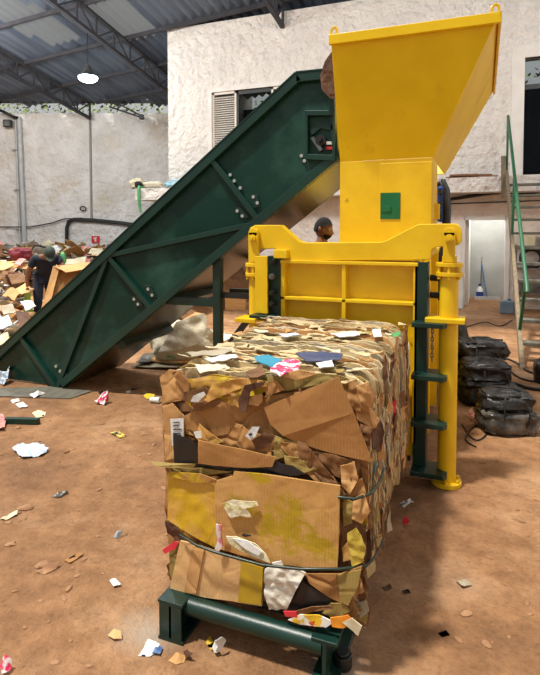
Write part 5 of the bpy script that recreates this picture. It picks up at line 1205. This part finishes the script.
m = MB(); m.sheet([PZ(469, 410, .05), PZ(474, 407, .09), PZ(478, 415, .05), PZ(472, 418, .03)], .004, 3, .01, 12, 4); tag(m.build('white_label', P_MIX), 'white and red label scrap in front of the film', 'scrap')
def floor_cable(pts, r, mat, lab, name='floor_cable'):
    m = MB(); P = [PZ(x, y, r + .002 + (pt[2] if len(pt) > 2 else 0)) for pt in pts for x, y in [pt[:2]]]
    S = []
    for i in range(len(P) - 1):
        a_, b_, c_, d_ = P[max(i - 1, 0)], P[i], P[i + 1], P[min(i + 2, len(P) - 1)]
        for k in range(5):
            t = k / 5; S.append(.5 * ((2 * b_) + (c_ - a_) * t + (2 * a_ - 5 * b_ + 4 * c_ - d_) * t * t + (3 * b_ - a_ - 3 * c_ + d_) * t ** 3))
    S.append(P[-1]); m.tube(S, r, 7); tag(m.build(name, mat, smooth=True, angle=80), lab, 'cable')
floor_cable([(470, 345), (490, 352), (515, 362), (530, 372), (548, 374)], .012, RUB, 'black cable running from the bundles to the stair foot')
floor_cable([(500, 380), (515, 384), (530, 388), (548, 390)], .018, RUB, 'thick black hose on the floor beyond the film wrapped bundle')
floor_cable([(462, 362), (480, 357), (500, 362), (520, 378), (545, 382)], .01, RUB, 'thin black cable looping behind the tall bundle')
floor_cable([(462, 424), (470, 436), (478, 440), (486, 434), (478, 426), (470, 430), (466, 440), (476, 447)], .006, RUB, 'tangled black cord on the floor in front of the bundles')
floor_cable([(466, 327), (485, 322), (500, 326), (512, 320)], .008, RUB, 'thin cable on the floor before the doorway')
p = PZ(538, 382); m = MB(); m.blob((p.x + .06, p.y, .12), (.12, .14, .15), .2, 2, 5, flat=.0); tag(m.build('black_canister', PL_BLK, smooth=True), 'black lumpy bag at the stair foot beside the cables', 'bag')
p = PZ(455, 372); m = MB(); m.blob((p.x + .05, p.y + .2, .22), (.10, .25, .3), .2, 2, 9, flat=.0); tag(m.build('black_sack', PL_BLK, smooth=True), 'black sack wedged between yellow column and the bundles', 'sack')

# ------------------------------------------------------------------ floor litter
def litter(pts, mat, lab, name, cat='scrap', z=.006, amp=.012, thick=.003, lift=None, cuts=3):
    m = MB(); P = [PZ(x, y, z + (lift[i] if lift else 0)) for i, (x, y) in enumerate(pts)]; m.sheet(P, thick, cuts, amp, 18, U(0, 90), None, (0, 0, 1))
    for v in m.v: v.z = max(v.z, .0015)
    tag(m.build(name, mat, smooth=True, angle=40), lab, cat)
gt = thing('green_steel_offcut', 'short dark green square steel tube lying on the dirt floor', 'steel tube', PZ(21, 425))
p = PZ(4, 424); q = PZ(37, 425); d_ = (q - p).normalized(); m = MB(); h_ = .05
m.bar(p + Vector((0, .02, h_ / 2)), q + Vector((0, .02, h_ / 2)), .05, .05); m.build('tube', GRNF, gt, bevel=.004); m = MB(); m.bar(q + Vector((0, .02, h_ / 2)), q + d_ * .002 + Vector((0, .02, h_ / 2)), .042, .042); m.build('tube_mouth', BLKM, gt)
litter([(-6, 415), (3, 414), (6, 420), (4, 428), (-6, 428)], P_PINK, 'pale pink corrugated scrap touching the green steel tube', 'corrugated_scrap', z=.03, amp=.02)
litter([(12, 448), (22, 443), (38, 442.5), (49, 449), (42, 454), (22, 457)], P_BLU, 'large crumpled pale blue paper sheet lying on open floor', 'crumpled_paper', 'paper', z=.02, amp=.02, cuts=4)
litter([(10, 400), (18, 398), (20, 401), (13, 403)], P_WHT, 'small white paper scrap nearest the conveyor foot board', 'paper_scrap', 'paper')
litter([(15, 404), (23, 402), (28, 406), (20, 408)], P_WHT, 'folded white paper scrap just before the smaller one', 'paper_scrap', 'paper', lift=(.0, .03, .01, 0))
litter([(27, 395), (38, 390), (46, 393), (38, 396), (34, 398)], P_WHT, 'white torn star shaped paper by the foot board', 'paper_scrap', 'paper', lift=(0, .05, 0, .02, 0))
litter([(32, 413), (38, 410), (46, 412), (44, 417), (36, 418)], P_CRM, 'pale dotted film patch beside the green steel tube', 'film_scrap')
litter([(-3, 381), (2, 370), (11, 367), (9, 375), (3, 384)], P_BLU, 'grey white plastic bag against the conveyor side', 'plastic_scrap', z=.03, amp=.05, lift=(0, .1, .12, .06, 0), cuts=4)
litter([(94, 402), (104, 392), (108, 391), (110, 400), (104, 404)], P_MIX, 'red and white crumpled wrapper below the conveyor', 'wrapper', z=.02, amp=.03, lift=(0, .08, .1, 0, 0), cuts=4)
litter([(98, 392), (106, 390), (108, 393), (101, 395)], PL_BLK, 'black scrap beside the red and white wrapper', 'plastic_scrap')
litter([(126, 391), (130, 390), (131, 393), (127, 393)], P_WHT, 'tiny white scrap in the conveyor shade', 'paper_scrap')
litter([(130, 388), (136, 386.5), (138, 389), (132, 390)], PL_BLK, 'tiny black scrap in the conveyor shade', 'plastic_scrap')
litter([(143, 396), (147, 393.5), (155, 394), (154, 398), (147, 399)], P_YELW, 'yellow scrap beside the bale top corner', 'yellow_scrap', lift=(0, .02, .03, 0, 0))
p = PZ(152, 403); m = MB(); m.tube([p + Vector((-.02, 0, .03)), p + Vector((.07, .02, .03))], [.022, .03], 12); tag(m.build('plastic_cup', P_WHT, smooth=True), 'small white cup lying on its side by the bale', 'cup')
litter([(110, 432), (118, 430.5), (127, 436), (120, 438)], P_PKT, 'dark printed packet lying flat on open floor', 'packet', lift=(.01, .01, 0, 0))
litter([(52, 497), (58, 492), (67, 490), (69, 493), (60, 497)], PL_GRY, 'grey curled plastic shard on the open floor', 'plastic_shard', lift=(0, .02, .02, 0, 0))
litter([(109, 580), (115, 578), (121, 584), (114, 587)], P_WHT, 'square white paper chip halfway to the stand', 'paper_chip', 'paper', lift=(.0, .015, .01, 0))
litter([(113, 537), (117, 531), (123, 530), (122, 536), (117, 538)], P_BLU, 'twisted pale scrap up the floor from the square chip', 'paper_scrap', lift=(0, .03, .02, 0, 0))
litter([(0, 519), (10, 514), (18, 511), (17, 515), (6, 520)], P_CRM, 'long cream sliver at the edge of view', 'paper_sliver')
litter([(138, 655), (148, 640), (160, 643), (155, 653), (150, 656)], P_WHT, 'white printed label lying before the stand leg', 'label_scrap', 'paper', lift=(0, .01, .01, 0, 0))
litter([(152, 654), (157, 646), (163, 648), (160, 655)], pm('blue_film', srgb(60, 90, 140), srgb(90, 120, 160), 12, .4), 'blue film scrap under the white printed label', 'film_scrap')
litter([(212, 648), (216, 638), (222, 636), (226, 641), (220, 652), (215, 653)], P_WHT, 'folded silver white card under the stand bars', 'folded_card', z=.02, amp=.02, lift=(0, .05, .06, .03, 0, 0), cuts=4)
litter([(206, 642), (210, 636), (214, 642), (212, 651)], P_YELW, 'small yellow brown leaf of card beside folded white card', 'card_scrap')
litter([(168, 660), (176, 652), (186, 655), (184, 662), (176, 664)], C_TAN, 'tan cardboard chip on floor below the stand leg', 'card_chip', lift=(0, .02, .01, 0, 0))
litter([(182, 652), (188, 649), (192, 654), (188, 658)], C_DEEP, 'dark cardboard curl next to the tan chip', 'card_curl', lift=(.0, .03, .03, 0))
litter([(0, 664), (8, 656), (12, 660), (10, 670), (2, 675)], P_MIX, 'white and red torn wrapper in the floor corner', 'wrapper', z=.015, amp=.03, lift=(0, .03, .02, .0, 0))
litter([(36, 572), (48, 563), (60, 562), (56, 569), (44, 574)], CLOD, 'flat orange brown flake of dirt, largest on open floor', 'dirt_flake', 'flake', lift=(0, .02, .015, 0, 0))
litter([(108, 636), (114, 629), (121, 632), (122, 639), (114, 640)], C_LGT, 'pale cardboard flake leading to the stand leg', 'card_flake', lift=(0, .015, .01, 0, 0))
litter([(64, 560), (76, 553), (84, 554), (70, 563)], C_MID, 'narrow brown card strip beside the dirt flake', 'card_strip')
litter([(438, 632), (446, 629), (450, 634), (442, 636)], PL_BLK, 'black scrap on the sunlit floor', 'plastic_scrap')
litter([(402, 590), (408, 588), (411, 592), (405, 593)], PL_BLK, 'black scrap in the bale shade', 'plastic_scrap')
litter([(456, 581), (466, 578), (472, 585), (462, 586)], C_GRY, 'pale torn card flake on the floor beyond the black scrap', 'card_flake', lift=(0, .015, 0, .01))
litter([(382, 586), (390, 584), (392, 588), (386, 590)], C_DEEP, 'brown chip beside the bale bottom', 'card_chip')
litter([(400, 503), (410, 498), (414, 502), (404, 507)], P_WHT, 'white paper crumbs beside the bale end', 'paper_crumb', amp=.02)
litter([(402, 522), (406, 516), (409, 520), (405, 526)], P_RED, 'small pink red scrap at the bale side', 'red_scrap', amp=.02, lift=(0, .03, .02, 0))
# crumbs of dirt over the floor
dm = MB()
for i in range(900):
    if R() < .7: x, y = U(-4.5, .9), U(1.2, 4.6)
    else: x, y = U(-6, 2.2), U(4, 8)
    if -1.5 < x < -.1 and 1.75 < y: continue
    if x < -1.2 and y > 3.9: continue
    if x > -.3 and y > 4.2: continue
    s_ = U(.004, .016) if R() < .9 else U(.015, .035)
    dm.blob((x, y, s_ * .15), (s_ * U(.8, 1.6), s_ * U(.6, 1.1), s_ * .35), .4, 2, i, 7, 4, CLOD if R() < .85 else DIRT, flat=.0005, rot=U(0, 6))
tag(dm.build('dirt_crumbs', None), 'crumbs of dry reddish dirt scattered over the floor', 'dirt', kind='stuff')

# ------------------------------------------------------------------ light
w = bpy.data.worlds.new('world'); scene.world = w; w.use_nodes = True; nt = w.node_tree; L = nt.links
bg = nt.nodes['Background']; tc = N(nt, 'ShaderNodeTexCoord'); sp = N(nt, 'ShaderNodeSeparateXYZ'); L.new(tc.outputs['Generated'], sp.inputs[0])
rp = N(nt, 'ShaderNodeValToRGB'); e = rp.color_ramp.elements; e[0].position = .46; e[0].color = (.36, .30, .24, 1); e[1].position = 1.0; e[1].color = (.92, .95, 1.0, 1)
k = e.new(.51); k.color = (.72, .72, .70, 1); k = e.new(.66); k.color = (.95, .96, .97, 1)
mr = N(nt, 'ShaderNodeMapRange'); mr.inputs['From Min'].default_value = -1; mr.inputs['From Max'].default_value = 1; L.new(sp.outputs['Z'], mr.inputs['Value'])
L.new(mr.outputs[0], rp.inputs['Fac']); L.new(rp.outputs['Color'], bg.inputs['Color']); bg.inputs['Strength'].default_value = 0.58
sl = bpy.data.lights.new('sun', 'SUN'); so = bpy.data.objects.new('sun', sl); COL.objects.link(so)
sl.energy = 4.8; sl.angle = math.radians(4); sl.color = (1.0, .95, .86)
so.rotation_euler = Vector((.26, .28, -1)).to_track_quat('-Z', 'Y').to_euler(); so.location = (-2, -3, 9)
def lamp(name, loc, e_, c_=(1, .98, .95), r_=.25):
    l = bpy.data.lights.new(name, 'POINT'); l.energy = e_; l.color = c_; l.shadow_soft_size = r_; o = bpy.data.objects.new(name, l); COL.objects.link(o); o.location = loc
for p, e_ in (((-12.0, 8.6, 5.9), 520), ((-8.8, 7.6, 5.9), 420), ((-5.6, 6.8, 5.8), 330), ((-1.9, 7.2, 5.9), 250), ((1.8, 7.6, 5.9), 230)): lamp('back_fill_light', p, e_)  # unseen fill lights without fittings, added to brighten the back walls
lamp('hanging_lamp_light', hp + Vector((0, 0, -.2)), 120, (.8, .95, 1))
lamp('recess_fill_light', ((d0.x + d1.x) / 2, 13.2, 2.25), 60, (1, 1, .98), .12)  # unseen light added to brighten the room behind the doorway
vs_ = scene.view_settings; vs_.view_transform = 'Standard'; vs_.look = 'None'; vs_.exposure = 0.0; vs_.gamma = 1.0; vs_.use_curve_mapping = False
